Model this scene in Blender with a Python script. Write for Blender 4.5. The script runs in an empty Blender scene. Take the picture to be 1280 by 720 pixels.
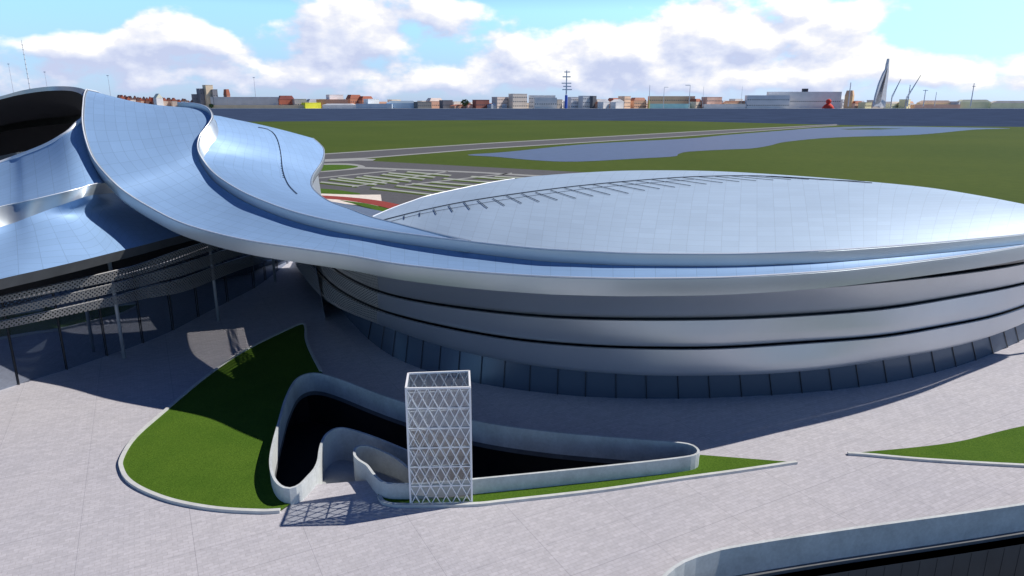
import bpy, bmesh, math, random
from mathutils import Vector
from mathutils.geometry import tessellate_polygon
from mathutils.bvhtree import BVHTree
random.seed(7)
S = bpy.context.scene
COL = S.collection
R = math.radians
# ------------------------------------------------------------------ camera
H, F, PITCH = 40.0, 860.0, R(15.04)
cp, sp = math.cos(PITCH), math.sin(PITCH)
cam_d = bpy.data.cameras.new('camera'); cam = bpy.data.objects.new('camera', cam_d); COL.objects.link(cam)
cam.location = (0, 0, H); cam.rotation_euler = (math.pi/2 - PITCH, 0, 0)
cam_d.sensor_width = 36; cam_d.lens = F/1280*36; cam_d.clip_start = .5; cam_d.clip_end = 60000
S.camera = cam
def ray(px, py):
    a, b = (px-640)/F, (360-py)/F
    return Vector((a, cp + b*sp, -sp + b*cp))
def U(px, py, z=0.0):                     # survey helper: site point at height z
    r = ray(px, py); t = (z-H)/r.z
    return Vector((r.x*t, r.y*t, z))
def D(px, py, Y):                         # survey helper: site point at northing Y
    r = ray(px, py); t = Y/r.y
    return Vector((r.x*t, Y, H + r.z*t))
# ------------------------------------------------------------------ curves
def cat(p0, p1, p2, p3, t):
    return .5*((2*p1) + (p2-p0)*t + (2*p0-5*p1+4*p2-p3)*t*t + (3*p1-p0-3*p2+p3)*t*t*t)
def spline(pts, n=8, closed=False):
    out = []; m = len(pts)
    for i in range(m if closed else m-1):
        if closed: p = [pts[(i+k-1) % m] for k in range(4)]
        else: p = [pts[max(0, i-1)], pts[i], pts[i+1], pts[min(m-1, i+2)]]
        for k in range(n): out.append(cat(*p, k/n))
    if not closed: out.append(pts[-1].copy())
    return out
def smooth(pts, it=10, closed=False):
    p = [q.copy() for q in pts]; m = len(p)
    for _ in range(it):
        q = [v.copy() for v in p]
        for i in range(m):
            if closed or 0 < i < m-1: q[i] = p[i]*.5 + (p[(i-1) % m] + p[(i+1) % m])*.25
        p = q
    return p
def resample(pts, n, closed=False):
    P = pts + ([pts[0]] if closed else [])
    L = [0]
    for a, b in zip(P, P[1:]): L.append(L[-1] + (b-a).length)
    out = []; j = 0; cnt = n if closed else n-1
    for i in range(n):
        s = L[-1]*i/cnt
        while j < len(P)-2 and L[j+1] < s: j += 1
        t = (s-L[j])/max(1e-9, L[j+1]-L[j]); out.append(P[j].lerp(P[j+1], min(1, max(0, t))))
    return out
def interp(tab, x):                       # smooth table lookup
    n = len(tab)
    if x <= tab[0][0]: return tab[0][1] + (x-tab[0][0])*(tab[1][1]-tab[0][1])/(tab[1][0]-tab[0][0])
    for i in range(n-1):
        if x <= tab[i+1][0]:
            (x0, y0), (x1, y1) = tab[i], tab[i+1]; h = x1-x0; t = (x-x0)/h
            m0 = (y1 - tab[i-1][1])/(x1-tab[i-1][0]) if i else (y1-y0)/h
            m1 = (tab[i+2][1]-y0)/(tab[i+2][0]-x0) if i+2 < n else (y1-y0)/h
            return y0*(2*t**3-3*t*t+1) + m0*h*(t**3-2*t*t+t) + y1*(-2*t**3+3*t*t) + m1*h*(t**3-t*t)
    return tab[-1][1]
# ------------------------------------------------------------------ objects
def link(name, me, mat, parent=None):
    o = bpy.data.objects.new(name, me); COL.objects.link(o)
    if mat: me.materials.append(mat)
    if parent:
        o.parent = parent; w_, q_ = Vector((0, 0, 0)), parent
        while q_: w_ += q_.location; q_ = q_.parent
        o.location = -w_
    return o
def tag(o, label=None, cat=None, group=None, kind=None):
    if label: o['label'] = label
    if cat: o['category'] = cat
    if group: o['group'] = group
    if kind: o['kind'] = kind
    return o
def empty(name, loc, label, cat, group=None):
    o = bpy.data.objects.new(name, None); COL.objects.link(o); o.location = loc
    o.empty_display_size = 1
    return tag(o, label, cat, group)
def grid_mesh(name, rows, closed=False, flat=False, flip=False, uvoff=(0, 0)):
    """rows = list of equal-length point lists; makes a UV'd sheet in metres."""
    nr, nc = len(rows), len(rows[0])
    vs = [tuple(p) for r in rows for p in r]
    fs = []; uvs = []
    mid = rows[nr//2]; us = [0]
    for a, b in zip(mid, mid[1:] + [mid[0]]): us.append(us[-1]+(b-a).length)
    vv = [[0]*nc]
    for i in range(1, nr): vv.append([vv[-1][j] + (rows[i][j]-rows[i-1][j]).length for j in range(nc)])
    for i in range(nr-1):
        for j in range(nc if closed else nc-1):
            k = (j+1) % nc
            f = [i*nc+j, i*nc+k, (i+1)*nc+k, (i+1)*nc+j]
            u = [(us[j], vv[i][j]), (us[j+1], vv[i][k]), (us[j+1], vv[i+1][k]), (us[j], vv[i+1][j])]
            if flip: f.reverse(); u.reverse()
            fs.append(f); uvs += u
    me = bpy.data.meshes.new(name); me.from_pydata(vs, [], fs)
    ul = me.uv_layers.new(name='UVMap')
    for l, u in zip(ul.data, uvs): l.uv = (u[0]+uvoff[0], u[1]+uvoff[1])
    if not flat:
        for p in me.polygons: p.use_smooth = True
        me.set_sharp_from_angle(angle=R(32))
    return me
def loft(name, A, B, rows, mat, parent=None, prof=None, **k):
    """sheet between two equal-length curves; prof(s, i)->z offset"""
    rr = []
    for s in range(rows+1):
        t = s/rows
        rr.append([a.lerp(b, t) + Vector((0, 0, prof(t, i/(len(A)-1)) if prof else 0)) for i, (a, b) in enumerate(zip(A, B))])
    return link(name, grid_mesh(name, rr, **k), mat, parent)
def extr(path, prof, closed=False):
    """sweep a closed cross section [(offset, z)...] along a horizontal path -> rows"""
    n = len(path); nrm = []
    for i in range(n):
        if closed: a, b = path[i-1], path[(i+1) % n]
        else: a, b = path[max(0, i-1)], path[min(n-1, i+1)]
        d = Vector((b.x-a.x, b.y-a.y, 0)).normalized(); nrm.append(Vector((d.y, -d.x, 0)))
    return [[p + nrm[i]*o + Vector((0, 0, z)) for i, p in enumerate(path)] for o, z in prof]
def sweep(name, path, prof, mat, parent=None, closed=False, caps=True, flat=True):
    rows = extr(path, prof, closed); rows.append([v.copy() for v in rows[0]])
    me = grid_mesh(name, rows, closed=closed, flat=flat)
    bm = bmesh.new(); bm.from_mesh(me); bmesh.ops.remove_doubles(bm, verts=bm.verts, dist=1e-4)
    if caps and not closed:
        try: bmesh.ops.holes_fill(bm, edges=[e for e in bm.edges if e.is_boundary], sides=40)
        except Exception: pass
    bmesh.ops.recalc_face_normals(bm, faces=bm.faces)
    bm.to_mesh(me); bm.free()
    return link(name, me, mat, parent)
class MB:                                  # simple mesh collector
    def __init__(s): s.v = []; s.f = []
    def add(s, vs, fs):
        b = len(s.v); s.v += [tuple(v) for v in vs]; s.f += [[b+i for i in f] for f in fs]; return s
    def box(s, x0, x1, y0, y1, z0, z1, top=1.0):
        cx, cy = (x0+x1)/2, (y0+y1)/2
        v = [(x, y, z0) for x, y in ((x0, y0), (x1, y0), (x1, y1), (x0, y1))]
        v += [(cx+(x-cx)*top, cy+(y-cy)*top, z1) for x, y in ((x0, y0), (x1, y0), (x1, y1), (x0, y1))]
        return s.add(v, [(3, 2, 1, 0), (4, 5, 6, 7), (0, 1, 5, 4), (1, 2, 6, 5), (2, 3, 7, 6), (3, 0, 4, 7)])
    def bar(s, a, b, r, n=4, r2=None):
        a, b = Vector(a), Vector(b); d = (b-a).normalized(); r2 = r if r2 is None else r2
        u = d.cross(Vector((0, 0, 1)) if abs(d.z) < .95 else Vector((1, 0, 0))).normalized(); w = d.cross(u)
        v = []
        for c, q in ((a, r), (b, r2)):
            for k in range(n):
                t = 2*math.pi*(k+.5)/n; v.append(c + (u*math.cos(t) + w*math.sin(t))*q)
        f = [(k, (k+1) % n, n+(k+1) % n, n+k) for k in range(n)] + [tuple(range(n))[::-1], tuple(range(n, 2*n))]
        return s.add(v, f)
    def tube(s, pts, r, n=6):
        for a, b in zip(pts, pts[1:]): s.bar(a, b, r, n)
        return s
    def gable(s, x0, x1, y0, y1, z0, z1):
        ym = (x0+x1)/2
        return s.add([(x0, y0, z0), (x1, y0, z0), (x1, y1, z0), (x0, y1, z0), (ym, y0, z1), (ym, y1, z1)],
                     [(0, 1, 4), (1, 2, 5, 4), (2, 3, 5), (3, 0, 4, 5), (3, 2, 1, 0)])
    def build(s, name, mat, parent=None, smooth=False):
        me = bpy.data.meshes.new(name); me.from_pydata(s.v, [], s.f)
        if smooth:
            for p in me.polygons: p.use_smooth = True
        return link(name, me, mat, parent)
def poly_mesh(name, loops, z, mat, parent=None, kind=None):
    """flat polygon with holes (first loop = outline)"""
    lp = [[Vector((p.x, p.y, 0)) for p in l] for l in loops]
    vs = [(p.x, p.y, z) for l in lp for p in l]
    tri = tessellate_polygon(lp)
    me = bpy.data.meshes.new(name); me.from_pydata(vs, [], [list(t) for t in tri])
    bm = bmesh.new(); bm.from_mesh(me)
    for f in bm.faces:
        f.normal_update()
        if f.normal.z < 0: f.normal_flip()
    bm.to_mesh(me); bm.free()
    o = link(name, me, mat, parent)
    if kind: tag(o, kind=kind)
    return o
# ------------------------------------------------------------------ materials
def mat(name):
    m = bpy.data.materials.new(name); m.use_nodes = True
    nt = m.node_tree; return m, nt, nt.nodes, nt.links, nt.nodes['Principled BSDF']
def ramp(N, L, src, stops):
    r = N.new('ShaderNodeValToRGB'); L.new(src, r.inputs[0])
    e = r.color_ramp.elements
    while len(e) < len(stops): e.new(.5)
    for k, (p, c) in enumerate(stops): e[k].position = p; e[k].color = (*c, 1) if len(c) == 3 else c
    return r
def noise(N, L, vec, sc, det=4, ro=.55):
    n = N.new('ShaderNodeTexNoise'); n.inputs['Scale'].default_value = sc; n.inputs['Detail'].default_value = det
    n.inputs['Roughness'].default_value = ro
    if vec is not None: L.new(vec, n.inputs['Vector'])
    return n
def mix(N, L, a, b, fac, mode='MIX'):
    m = N.new('ShaderNodeMix'); m.data_type = 'RGBA'; m.blend_type = mode
    for s, v in ((0, fac), (6, a), (7, b)):
        if hasattr(v, 'is_linked') or hasattr(v, 'links'): L.new(v, m.inputs[s])
        else: m.inputs[s].default_value = v if s == 0 else (*v, 1)
    return m.outputs[2]
def math_n(N, L, op, a, b=None, c=None, clamp=False):
    m = N.new('ShaderNodeMath'); m.operation = op; m.use_clamp = clamp
    for i, v in enumerate((a, b, c)):
        if v is None: continue
        if isinstance(v, (int, float)): m.inputs[i].default_value = v
        else: L.new(v, m.inputs[i])
    return m.outputs[0]
def simple(name, col, rough=.6, metal=0, var=.12, sc=.5, bump=0, bsc=8):
    m, nt, N, L, P = mat(name)
    tc = N.new('ShaderNodeTexCoord')
    n = noise(N, L, tc.outputs['Object'], sc, 5)
    a = tuple(c*(1-var) for c in col); b = tuple(min(1, c*(1+var)) for c in col)
    r = ramp(N, L, n.outputs[0], [(.3, a), (.7, b)])
    L.new(r.outputs[0], P.inputs['Base Color']); P.inputs['Roughness'].default_value = rough; P.inputs['Metallic'].default_value = metal
    if bump:
        n2 = noise(N, L, tc.outputs['Object'], bsc, 5); bp = N.new('ShaderNodeBump'); bp.inputs['Strength'].default_value = bump
        L.new(n2.outputs[0], bp.inputs['Height']); L.new(bp.outputs[0], P.inputs['Normal'])
    return m
def panel_metal(name, col, rough, metal, pw, ph, rot=0, line=.62, lw=.03):
    m, nt, N, L, P = mat(name)
    uv = N.new('ShaderNodeUVMap'); mp = N.new('ShaderNodeMapping'); L.new(uv.outputs[0], mp.inputs[0])
    mp.inputs['Rotation'].default_value = (0, 0, rot)
    br = N.new('ShaderNodeTexBrick'); L.new(mp.outputs[0], br.inputs['Vector'])
    br.offset = 0.0; br.squash = 1
    for k, v in (('Scale', 1), ('Mortar Size', lw), ('Mortar Smooth', .3), ('Bias', 0), ('Brick Width', pw), ('Row Height', ph)):
        br.inputs[k].default_value = v
    br.inputs['Color1'].default_value = (*[c*.97 for c in col], 1); br.inputs['Color2'].default_value = (*[min(1, c*1.03) for c in col], 1)
    br.inputs['Mortar'].default_value = (*[c*line for c in col], 1)
    tc = N.new('ShaderNodeTexCoord')
    n = noise(N, L, tc.outputs['Object'], .08, 6, .6)
    r = ramp(N, L, n.outputs[0], [(.3, (.93, .93, .93)), (.7, (1, 1, 1))])
    c = mix(N, L, br.outputs['Color'], r.outputs[0], 1.0, 'MULTIPLY')
    L.new(c, P.inputs['Base Color'])
    P.inputs['Metallic'].default_value = metal
    n2 = noise(N, L, tc.outputs['Object'], .6, 5, .6)
    mr = N.new('ShaderNodeMapRange'); L.new(n2.outputs[0], mr.inputs[0])
    mr.inputs[3].default_value = rough-.05; mr.inputs[4].default_value = rough+.07; L.new(mr.outputs[0], P.inputs['Roughness'])
    return m
M = {}
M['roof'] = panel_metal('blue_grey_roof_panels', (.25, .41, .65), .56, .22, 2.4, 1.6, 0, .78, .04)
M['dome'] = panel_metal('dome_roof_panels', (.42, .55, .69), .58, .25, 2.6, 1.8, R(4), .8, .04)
M['fascia'] = panel_metal('fascia_metal', (.55, .62, .66), .42, .75, 400, 400)
M['band'] = panel_metal('wall_band_metal', (.66, .70, .75), .40, .75, 400, 400)
M['trim'] = simple('white_trim', (.86, .88, .9), .35, .2, .03)
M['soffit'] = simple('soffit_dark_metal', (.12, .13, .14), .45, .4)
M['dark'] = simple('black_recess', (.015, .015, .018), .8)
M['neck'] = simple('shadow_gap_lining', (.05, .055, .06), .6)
M['line'] = simple('black_rail', (.03, .04, .06), .45, .3)
M['mullion'] = simple('black_mullion', (.012, .014, .018), .5)
M['column'] = simple('pale_column_paint', (.32, .35, .39), .45, .2)
M['kerb'] = simple('kerb_stone', (.55, .57, .56), .8, 0, .1, 1.2)
M['white'] = simple('white_frame_paint', (.86, .88, .9), .35, 0, .03)
def concrete(name, col, var=.22):
    m, nt, N, L, P = mat(name)
    tc = N.new('ShaderNodeTexCoord')
    n = noise(N, L, tc.outputs['Object'], .35, 7, .62); n2 = noise(N, L, tc.outputs['Object'], 3, 5, .6)
    mx = math_n(N, L, 'MULTIPLY_ADD', n2.outputs[0], .35, math_n(N, L, 'MULTIPLY', n.outputs[0], .65))
    r = ramp(N, L, mx, [(.35, tuple(c*(1-var) for c in col)), (.65, tuple(c*(1+var*.6) for c in col))])
    L.new(r.outputs[0], P.inputs['Base Color']); P.inputs['Roughness'].default_value = .75
    b = N.new('ShaderNodeBump'); b.inputs['Strength'].default_value = .15; L.new(n2.outputs[0], b.inputs['Height']); L.new(b.outputs[0], P.inputs['Normal'])
    return m
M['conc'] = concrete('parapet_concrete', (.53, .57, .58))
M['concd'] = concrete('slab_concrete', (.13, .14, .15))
def paving():
    m, nt, N, L, P = mat('plaza_paving')
    tc = N.new('ShaderNodeTexCoord'); mp = N.new('ShaderNodeMapping'); L.new(tc.outputs['Object'], mp.inputs[0]); mp.inputs['Rotation'].default_value = (0, 0, R(-28))
    br = N.new('ShaderNodeTexBrick'); L.new(mp.outputs[0], br.inputs['Vector']); br.offset = .5
    for k, v in (('Scale', 1), ('Mortar Size', .018), ('Mortar Smooth', .2), ('Brick Width', .9), ('Row Height', .45)): br.inputs[k].default_value = v
    br.inputs['Color1'].default_value = (.47, .467, .50, 1); br.inputs['Color2'].default_value = (.535, .53, .568, 1); br.inputs['Mortar'].default_value = (.40, .385, .40, 1)
    br2 = N.new('ShaderNodeTexBrick'); L.new(mp.outputs[0], br2.inputs['Vector']); br2.offset = 0
    for k, v in (('Scale', 1), ('Mortar Size', .03), ('Mortar Smooth', .2), ('Brick Width', 9.6), ('Row Height', 4.8)): br2.inputs[k].default_value = v
    br2.inputs['Color1'].default_value = (1, 1, 1, 1); br2.inputs['Color2'].default_value = (1, 1, 1, 1); br2.inputs['Mortar'].default_value = (.72, .72, .74, 1)
    n1 = noise(N, L, tc.outputs['Object'], .06, 6, .65); n2 = noise(N, L, tc.outputs['Object'], 2.2, 6, .7)
    r1 = ramp(N, L, n1.outputs[0], [(.3, (.93, .93, .94)), (.7, (1.03, 1.02, 1.0))]); r2 = ramp(N, L, n2.outputs[0], [(.3, (.86, .86, .87)), (.7, (1.06, 1.06, 1.06))])
    c = mix(N, L, br.outputs['Color'], br2.outputs['Color'], 1., 'MULTIPLY'); c = mix(N, L, c, r1.outputs[0], 1., 'MULTIPLY'); c = mix(N, L, c, r2.outputs[0], 1., 'MULTIPLY')
    L.new(c, P.inputs['Base Color']); P.inputs['Roughness'].default_value = .9; P.inputs['Specular IOR Level'].default_value = .12
    return m
M['pave'] = paving()
def grass(name, c1, c2, sc, bump=.6):
    m, nt, N, L, P = mat(name)
    tc = N.new('ShaderNodeTexCoord')
    n = noise(N, L, tc.outputs['Object'], sc, 8, .75); nb = noise(N, L, tc.outputs['Object'], sc*.04, 4, .6)
    r = ramp(N, L, n.outputs[0], [(.3, c1), (.7, c2)]); r2 = ramp(N, L, nb.outputs[0], [(.3, (.85, .9, .8)), (.7, (1.1, 1.05, 1))])
    L.new(mix(N, L, r.outputs[0], r2.outputs[0], 1., 'MULTIPLY'), P.inputs['Base Color']); P.inputs['Roughness'].default_value = .95; P.inputs['Specular IOR Level'].default_value = .1
    b = N.new('ShaderNodeBump'); b.inputs['Strength'].default_value = bump; b.inputs['Distance'].default_value = .1; L.new(n.outputs[0], b.inputs['Height']); L.new(b.outputs[0], P.inputs['Normal'])
    return m
M['lawn'] = grass('lawn_turf', (.035, .085, .008), (.10, .19, .022), 5)
M['field'] = grass('field_grass', (.055, .088, .012), (.080, .118, .018), .15, .1)
M['water'] = None
def water(name, col, rough, wsc, bump, spec=.25):
    m, nt, N, L, P = mat(name)
    tc = N.new('ShaderNodeTexCoord'); n = noise(N, L, tc.outputs['Object'], wsc, 6, .7)
    r = ramp(N, L, n.outputs[0], [(.3, tuple(c*.8 for c in col)), (.7, tuple(c*1.25 for c in col))])
    L.new(r.outputs[0], P.inputs['Base Color']); P.inputs['Roughness'].default_value = rough; P.inputs['Specular IOR Level'].default_value = spec
    b = N.new('ShaderNodeBump'); b.inputs['Strength'].default_value = bump; L.new(n.outputs[0], b.inputs['Height']); L.new(b.outputs[0], P.inputs['Normal'])
    return m
M['lake'] = water('lake_water', (.065, .085, .17), .35, .12, .5)
M['sea'] = water('sea_water', (.045, .068, .125), 1, .01, .1, 0)
def glass_wall(name, base, refl, rg=.03):
    m, nt, N, L, P = mat(name)
    N.remove(P); out = N['Material Output']
    d = N.new('ShaderNodeBsdfDiffuse'); d.inputs[0].default_value = (*base, 1)
    g = N.new('ShaderNodeBsdfGlossy'); g.inputs['Roughness'].default_value = rg; g.inputs[0].default_value = (.75, .85, 1, 1)
    lw = N.new('ShaderNodeLayerWeight'); lw.inputs[0].default_value = .35
    f = math_n(N, L, 'MULTIPLY_ADD', lw.outputs[0], .5, refl, clamp=True)
    mx = N.new('ShaderNodeMixShader'); L.new(f, mx.inputs[0]); L.new(d.outputs[0], mx.inputs[1]); L.new(g.outputs[0], mx.inputs[2]); L.new(mx.outputs[0], out.inputs[0])
    return m
M['glass'] = glass_wall('curtain_wall_glass', (.085, .115, .16), .02, .22)
M['glass_l'] = glass_wall('side_wing_glass', (.06, .075, .10), .45)
def thin_glass():
    m, nt, N, L, P = mat('clear_lift_glass'); N.remove(P); out = N['Material Output']
    t = N.new('ShaderNodeBsdfTransparent'); t.inputs[0].default_value = (.80, .86, .90, 1)
    g = N.new('ShaderNodeBsdfGlossy'); g.inputs['Roughness'].default_value = .02
    lw = N.new('ShaderNodeLayerWeight'); lw.inputs[0].default_value = .3
    f = math_n(N, L, 'MULTIPLY_ADD', lw.outputs[0], .4, .16, clamp=True)
    df = N.new('ShaderNodeBsdfDiffuse'); df.inputs[0].default_value = (.6, .68, .72, 1); m0 = N.new('ShaderNodeMixShader'); m0.inputs[0].default_value = .05; L.new(t.outputs[0], m0.inputs[1]); L.new(df.outputs[0], m0.inputs[2]); t = m0
    mx = N.new('ShaderNodeMixShader'); L.new(f, mx.inputs[0]); L.new(t.outputs[0], mx.inputs[1]); L.new(g.outputs[0], mx.inputs[2]); L.new(mx.outputs[0], out.inputs[0])
    return m
M['liftglass'] = thin_glass()
def perforated(name, col, cell=.62, hole=.27):
    m, nt, N, L, P = mat(name)
    uv = N.new('ShaderNodeUVMap'); mp = N.new('ShaderNodeMapping'); L.new(uv.outputs[0], mp.inputs[0])
    mp.inputs['Rotation'].default_value = (0, 0, R(45)); mp.inputs['Scale'].default_value = (1/cell,)*3
    fr = N.new('ShaderNodeVectorMath'); fr.operation = 'FRACTION'; L.new(mp.outputs[0], fr.inputs[0])
    sb = N.new('ShaderNodeVectorMath'); sb.operation = 'SUBTRACT'; L.new(fr.outputs[0], sb.inputs[0]); sb.inputs[1].default_value = (.5, .5, 0)
    ab = N.new('ShaderNodeVectorMath'); ab.operation = 'ABSOLUTE'; L.new(sb.outputs[0], ab.inputs[0])
    sx = N.new('ShaderNodeSeparateXYZ'); L.new(ab.outputs[0], sx.inputs[0])
    mxx = math_n(N, L, 'MAXIMUM', sx.outputs[0], sx.outputs[1]); a = math_n(N, L, 'GREATER_THAN', mxx, hole)
    P.inputs['Base Color'].default_value = (*col, 1); P.inputs['Metallic'].default_value = .4; P.inputs['Roughness'].default_value = .45
    L.new(a, P.inputs['Alpha'])
    return m
M['perf'] = perforated('perforated_screen_metal', (.27, .27, .27), .42, .25)
M['perf2'] = perforated('fine_perforated_metal', (.60, .60, .58), .62, .26)
M['road'] = simple('asphalt', (.085, .085, .09), .9, 0, .15, .4)
M['path'] = simple('pale_path', (.30, .31, .30), .9, 0, .1, .3)
M['parkst'] = simple('parking_paving', (.33, .36, .31), .9, 0, .1, .3)
M['red'] = simple('red_track', (.28, .035, .02), .85)
M['cream'] = simple('cream_paving', (.75, .68, .6), .85)
M['shed'] = simple('blue_grey_canopy', (.13, .18, .27), .6)
# ------------------------------------------------------------------ light
SUN_EL, SUN_DX, SUN_DY = 45.5, 1.0, .30
az = math.atan2(SUN_DX, SUN_DY)            # from +Y towards +X
w = bpy.data.worlds.new('World'); S.world = w; w.use_nodes = True
def build_world():
    nt = w.node_tree; N, L = nt.nodes, nt.links
    bg = N['Background']; bg.inputs[1].default_value = .065
    sky = N.new('ShaderNodeTexSky'); sky.sky_type = 'NISHITA'; sky.sun_disc = False
    sky.sun_elevation = R(SUN_EL); sky.sun_rotation = az; sky.altitude = 50; sky.air_density = 1; sky.dust_density = .2; sky.ozone_density = 1.5
    tc = N.new('ShaderNodeTexCoord'); sx = N.new('ShaderNodeSeparateXYZ'); L.new(tc.outputs['Generated'], sx.inputs[0])
    A = math_n(N, L, 'ARCTAN2', sx.outputs[0], sx.outputs[1])       # azimuth, radians from +Y
    E = math_n(N, L, 'ARCSINE', sx.outputs[2])
    er = ramp(N, L, E, SKY_RAMP)
    e4 = N.new('ShaderNodeVectorMath'); e4.operation = 'SCALE'; L.new(er.outputs[0], e4.inputs[0]); e4.inputs['Scale'].default_value = 4
    tint = mix(N, L, sky.outputs[0], e4.outputs[0], 1., 'MULTIPLY')
    # cloud density group: blobs of cumulus banks + fractal break-up
    g = bpy.data.node_groups.new('cloud_density', 'ShaderNodeTree')
    g.interface.new_socket('az', in_out='INPUT', socket_type='NodeSocketFloat'); g.interface.new_socket('el', in_out='INPUT', socket_type='NodeSocketFloat')
    g.interface.new_socket('density', in_out='OUTPUT', socket_type='NodeSocketFloat')
    gn, gl = g.nodes, g.links; gi = gn.new('NodeGroupInput'); go = gn.new('NodeGroupOutput')
    cx = gn.new('ShaderNodeCombineXYZ'); gl.new(gi.outputs[0], cx.inputs[0]); gl.new(math_n(gn, gl, 'MULTIPLY', gi.outputs[1], 1.7), cx.inputs[1])
    n1 = noise(gn, gl, cx.outputs[0], 13, 8, .52); n2 = noise(gn, gl, cx.outputs[0], 4.1, 3, .5)
    tot = math_n(gn, gl, 'ADD', math_n(gn, gl, 'MULTIPLY', math_n(gn, gl, 'SUBTRACT', n1.outputs[0], .5), 2.0), math_n(gn, gl, 'MULTIPLY', math_n(gn, gl, 'SUBTRACT', n2.outputs[0], .5), .7))
    for (bx, by, rx, ry, amp) in BLOBS:
        d = ray(bx, by); a0 = math.atan2(d.x, d.y); e0 = math.asin(d.normalized().z)
        ra, re = rx/900, ry/880
        u = math_n(gn, gl, 'MULTIPLY', math_n(gn, gl, 'SUBTRACT', gi.outputs[0], a0), 1/ra); v = math_n(gn, gl, 'MULTIPLY', math_n(gn, gl, 'SUBTRACT', gi.outputs[1], e0), 1/re)
        q = math_n(gn, gl, 'ADD', math_n(gn, gl, 'MULTIPLY', u, u), math_n(gn, gl, 'MULTIPLY', v, v))
        q = math_n(gn, gl, 'POWER', 2.718, math_n(gn, gl, 'MULTIPLY', q, -.8))
        tot = math_n(gn, gl, 'ADD', tot, math_n(gn, gl, 'MULTIPLY', q, amp))
    tot = math_n(gn, gl, 'SUBTRACT', tot, .38)
    gl.new(tot, go.inputs[0])
    def dens(da, de):
        q = N.new('ShaderNodeGroup'); q.node_tree = g
        L.new(math_n(N, L, 'ADD', A, da), q.inputs[0]); L.new(math_n(N, L, 'ADD', E, de), q.inputs[1]); return q.outputs[0]
    d0, d1 = dens(0, 0), dens(.012, .02)
    cov = N.new('ShaderNodeMapRange'); cov.interpolation_type = 'SMOOTHSTEP'; L.new(d0, cov.inputs[0]); cov.inputs[1].default_value = -.10; cov.inputs[2].default_value = .25
    # no cumulus above ~20 degrees or below the horizon
    fade = N.new('ShaderNodeMapRange'); L.new(E, fade.inputs[0]); fade.inputs[1].default_value = R(9.5); fade.inputs[2].default_value = R(16); fade.inputs[3].default_value = 1; fade.inputs[4].default_value = 0
    fac = math_n(N, L, 'MULTIPLY', cov.outputs[0], fade.outputs[0])
    lit = math_n(N, L, 'MULTIPLY_ADD', math_n(N, L, 'SUBTRACT', d0, d1), 1.1, .46)
    lit = math_n(N, L, 'MULTIPLY_ADD', A, .30, lit)                       # banks towards the sun are brighter
    cc = ramp(N, L, lit, CLOUD_RAMP)
    cm = N.new('ShaderNodeVectorMath'); cm.operation = 'SCALE'; L.new(cc.outputs[0], cm.inputs[0]); cm.inputs['Scale'].default_value = CLOUD_GAIN
    col = mix(N, L, tint, cm.outputs[0], fac)
    L.new(col, bg.inputs[0])
SKY_RAMP = [(.0, (.27, .38, .74)), (.05, (.34, .44, .66)), (.12, (.50, .66, .74)), (.2, (.26, .32, .44)), (.36, (.09, .14, .26)), (1, (.04, .08, .18))]
CLOUD_RAMP = [(.12, (.60, .67, .90)), (.42, (.78, .83, .99)), (.62, (.95, .96, 1.02)), (.8, (1.15, 1.15, 1.12))]
CLOUD_GAIN = 15
BLOBS = [(205, 28, 50, 24, .75), (200, 72, 110, 34, .55), (400, 42, 75, 40, .75), (400, 100, 90, 18, .4), (540, 12, 110, 26, .6), (650, 72, 90, 34, .7), (560, 100, 120, 15, .35),
         (920, 40, 150, 40, .95), (1080, 20, 40, 30, .5), (780, 70, 80, 30, .6), (1130, 82, 110, 22, .55), (1250, 90, 60, 24, .5), (40, 55, 60, 12, .45), (60, 95, 110, 14, .25), (860, 105, 160, 16, .5),
         (110, 8, 70, 20, -.5), (320, 20, 40, 20, -.6), (710, 12, 70, 24, -.5), (1200, 25, 80, 30, -.6), (330, 75, 25, 18, -.2), (20, 25, 40, 14, -.3)]
build_world()
sl = bpy.data.lights.new('sun', 'SUN'); sl.energy = 4.9; sl.angle = R(.5); sl.color = (1, .93, .85)
so = bpy.data.objects.new('sun', sl); COL.objects.link(so)
sd = Vector((SUN_DX, SUN_DY, 0)).normalized()*math.cos(R(SUN_EL)) + Vector((0, 0, math.sin(R(SUN_EL))))
so.rotation_euler = sd.to_track_quat('Z', 'Y').to_euler(); so.location = (60, 40, 120)
S.view_settings.view_transform = 'Standard'; S.view_settings.look = 'None'; S.view_settings.exposure = 0; S.view_settings.gamma = 1
S.render.engine = 'CYCLES'
S.cycles.max_bounces = 6; S.cycles.transparent_max_bounces = 12

# ================================================================== GROUND
W_px = [(509, 548.6), (473, 539.6), (443.5, 533.7), (425.6, 532), (413.7, 536.6), (404.7, 547), (400, 560.5), (398, 575), (393, 586), (384, 596), (375, 605), (363, 610), (351, 607), (342, 596), (338, 578.5),
        (340.5, 557.6), (348, 529), (357, 498), (369, 475.4), (383.8, 467), (401.7, 467), (425.6, 474), (464.4, 488.8), (509, 503.8), (590, 525), (680, 538.7), (780, 547.5), (845, 552.5), (865, 556),
        (873, 562.5), (870, 567.5), (855, 571), (805, 577), (705, 587.5), (590, 598.7), (540, 603), (510.7, 604.5), (485, 603.9), (475, 600), (467, 592), (458.5, 581), (449, 575), (443, 568), (445, 559), (458.5, 556), (479, 560.5), (497, 566.5), (510.7, 574)]
PH = 1.9
Wc = [U(x, y, PH) for x, y in W_px]
for p in Wc: p.z = 0
i_ent_l = 8; i_ent_r = 40             # where the ramp meets the plaza, left and right
Wd = spline(Wc, 6)
Wouter = Wd[i_ent_l*6:i_ent_r*6+1]
def off(path, d):
    return [r for r in extr(path, [(d, 0)])[0]]
hole = resample(Wouter, 150)
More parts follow.
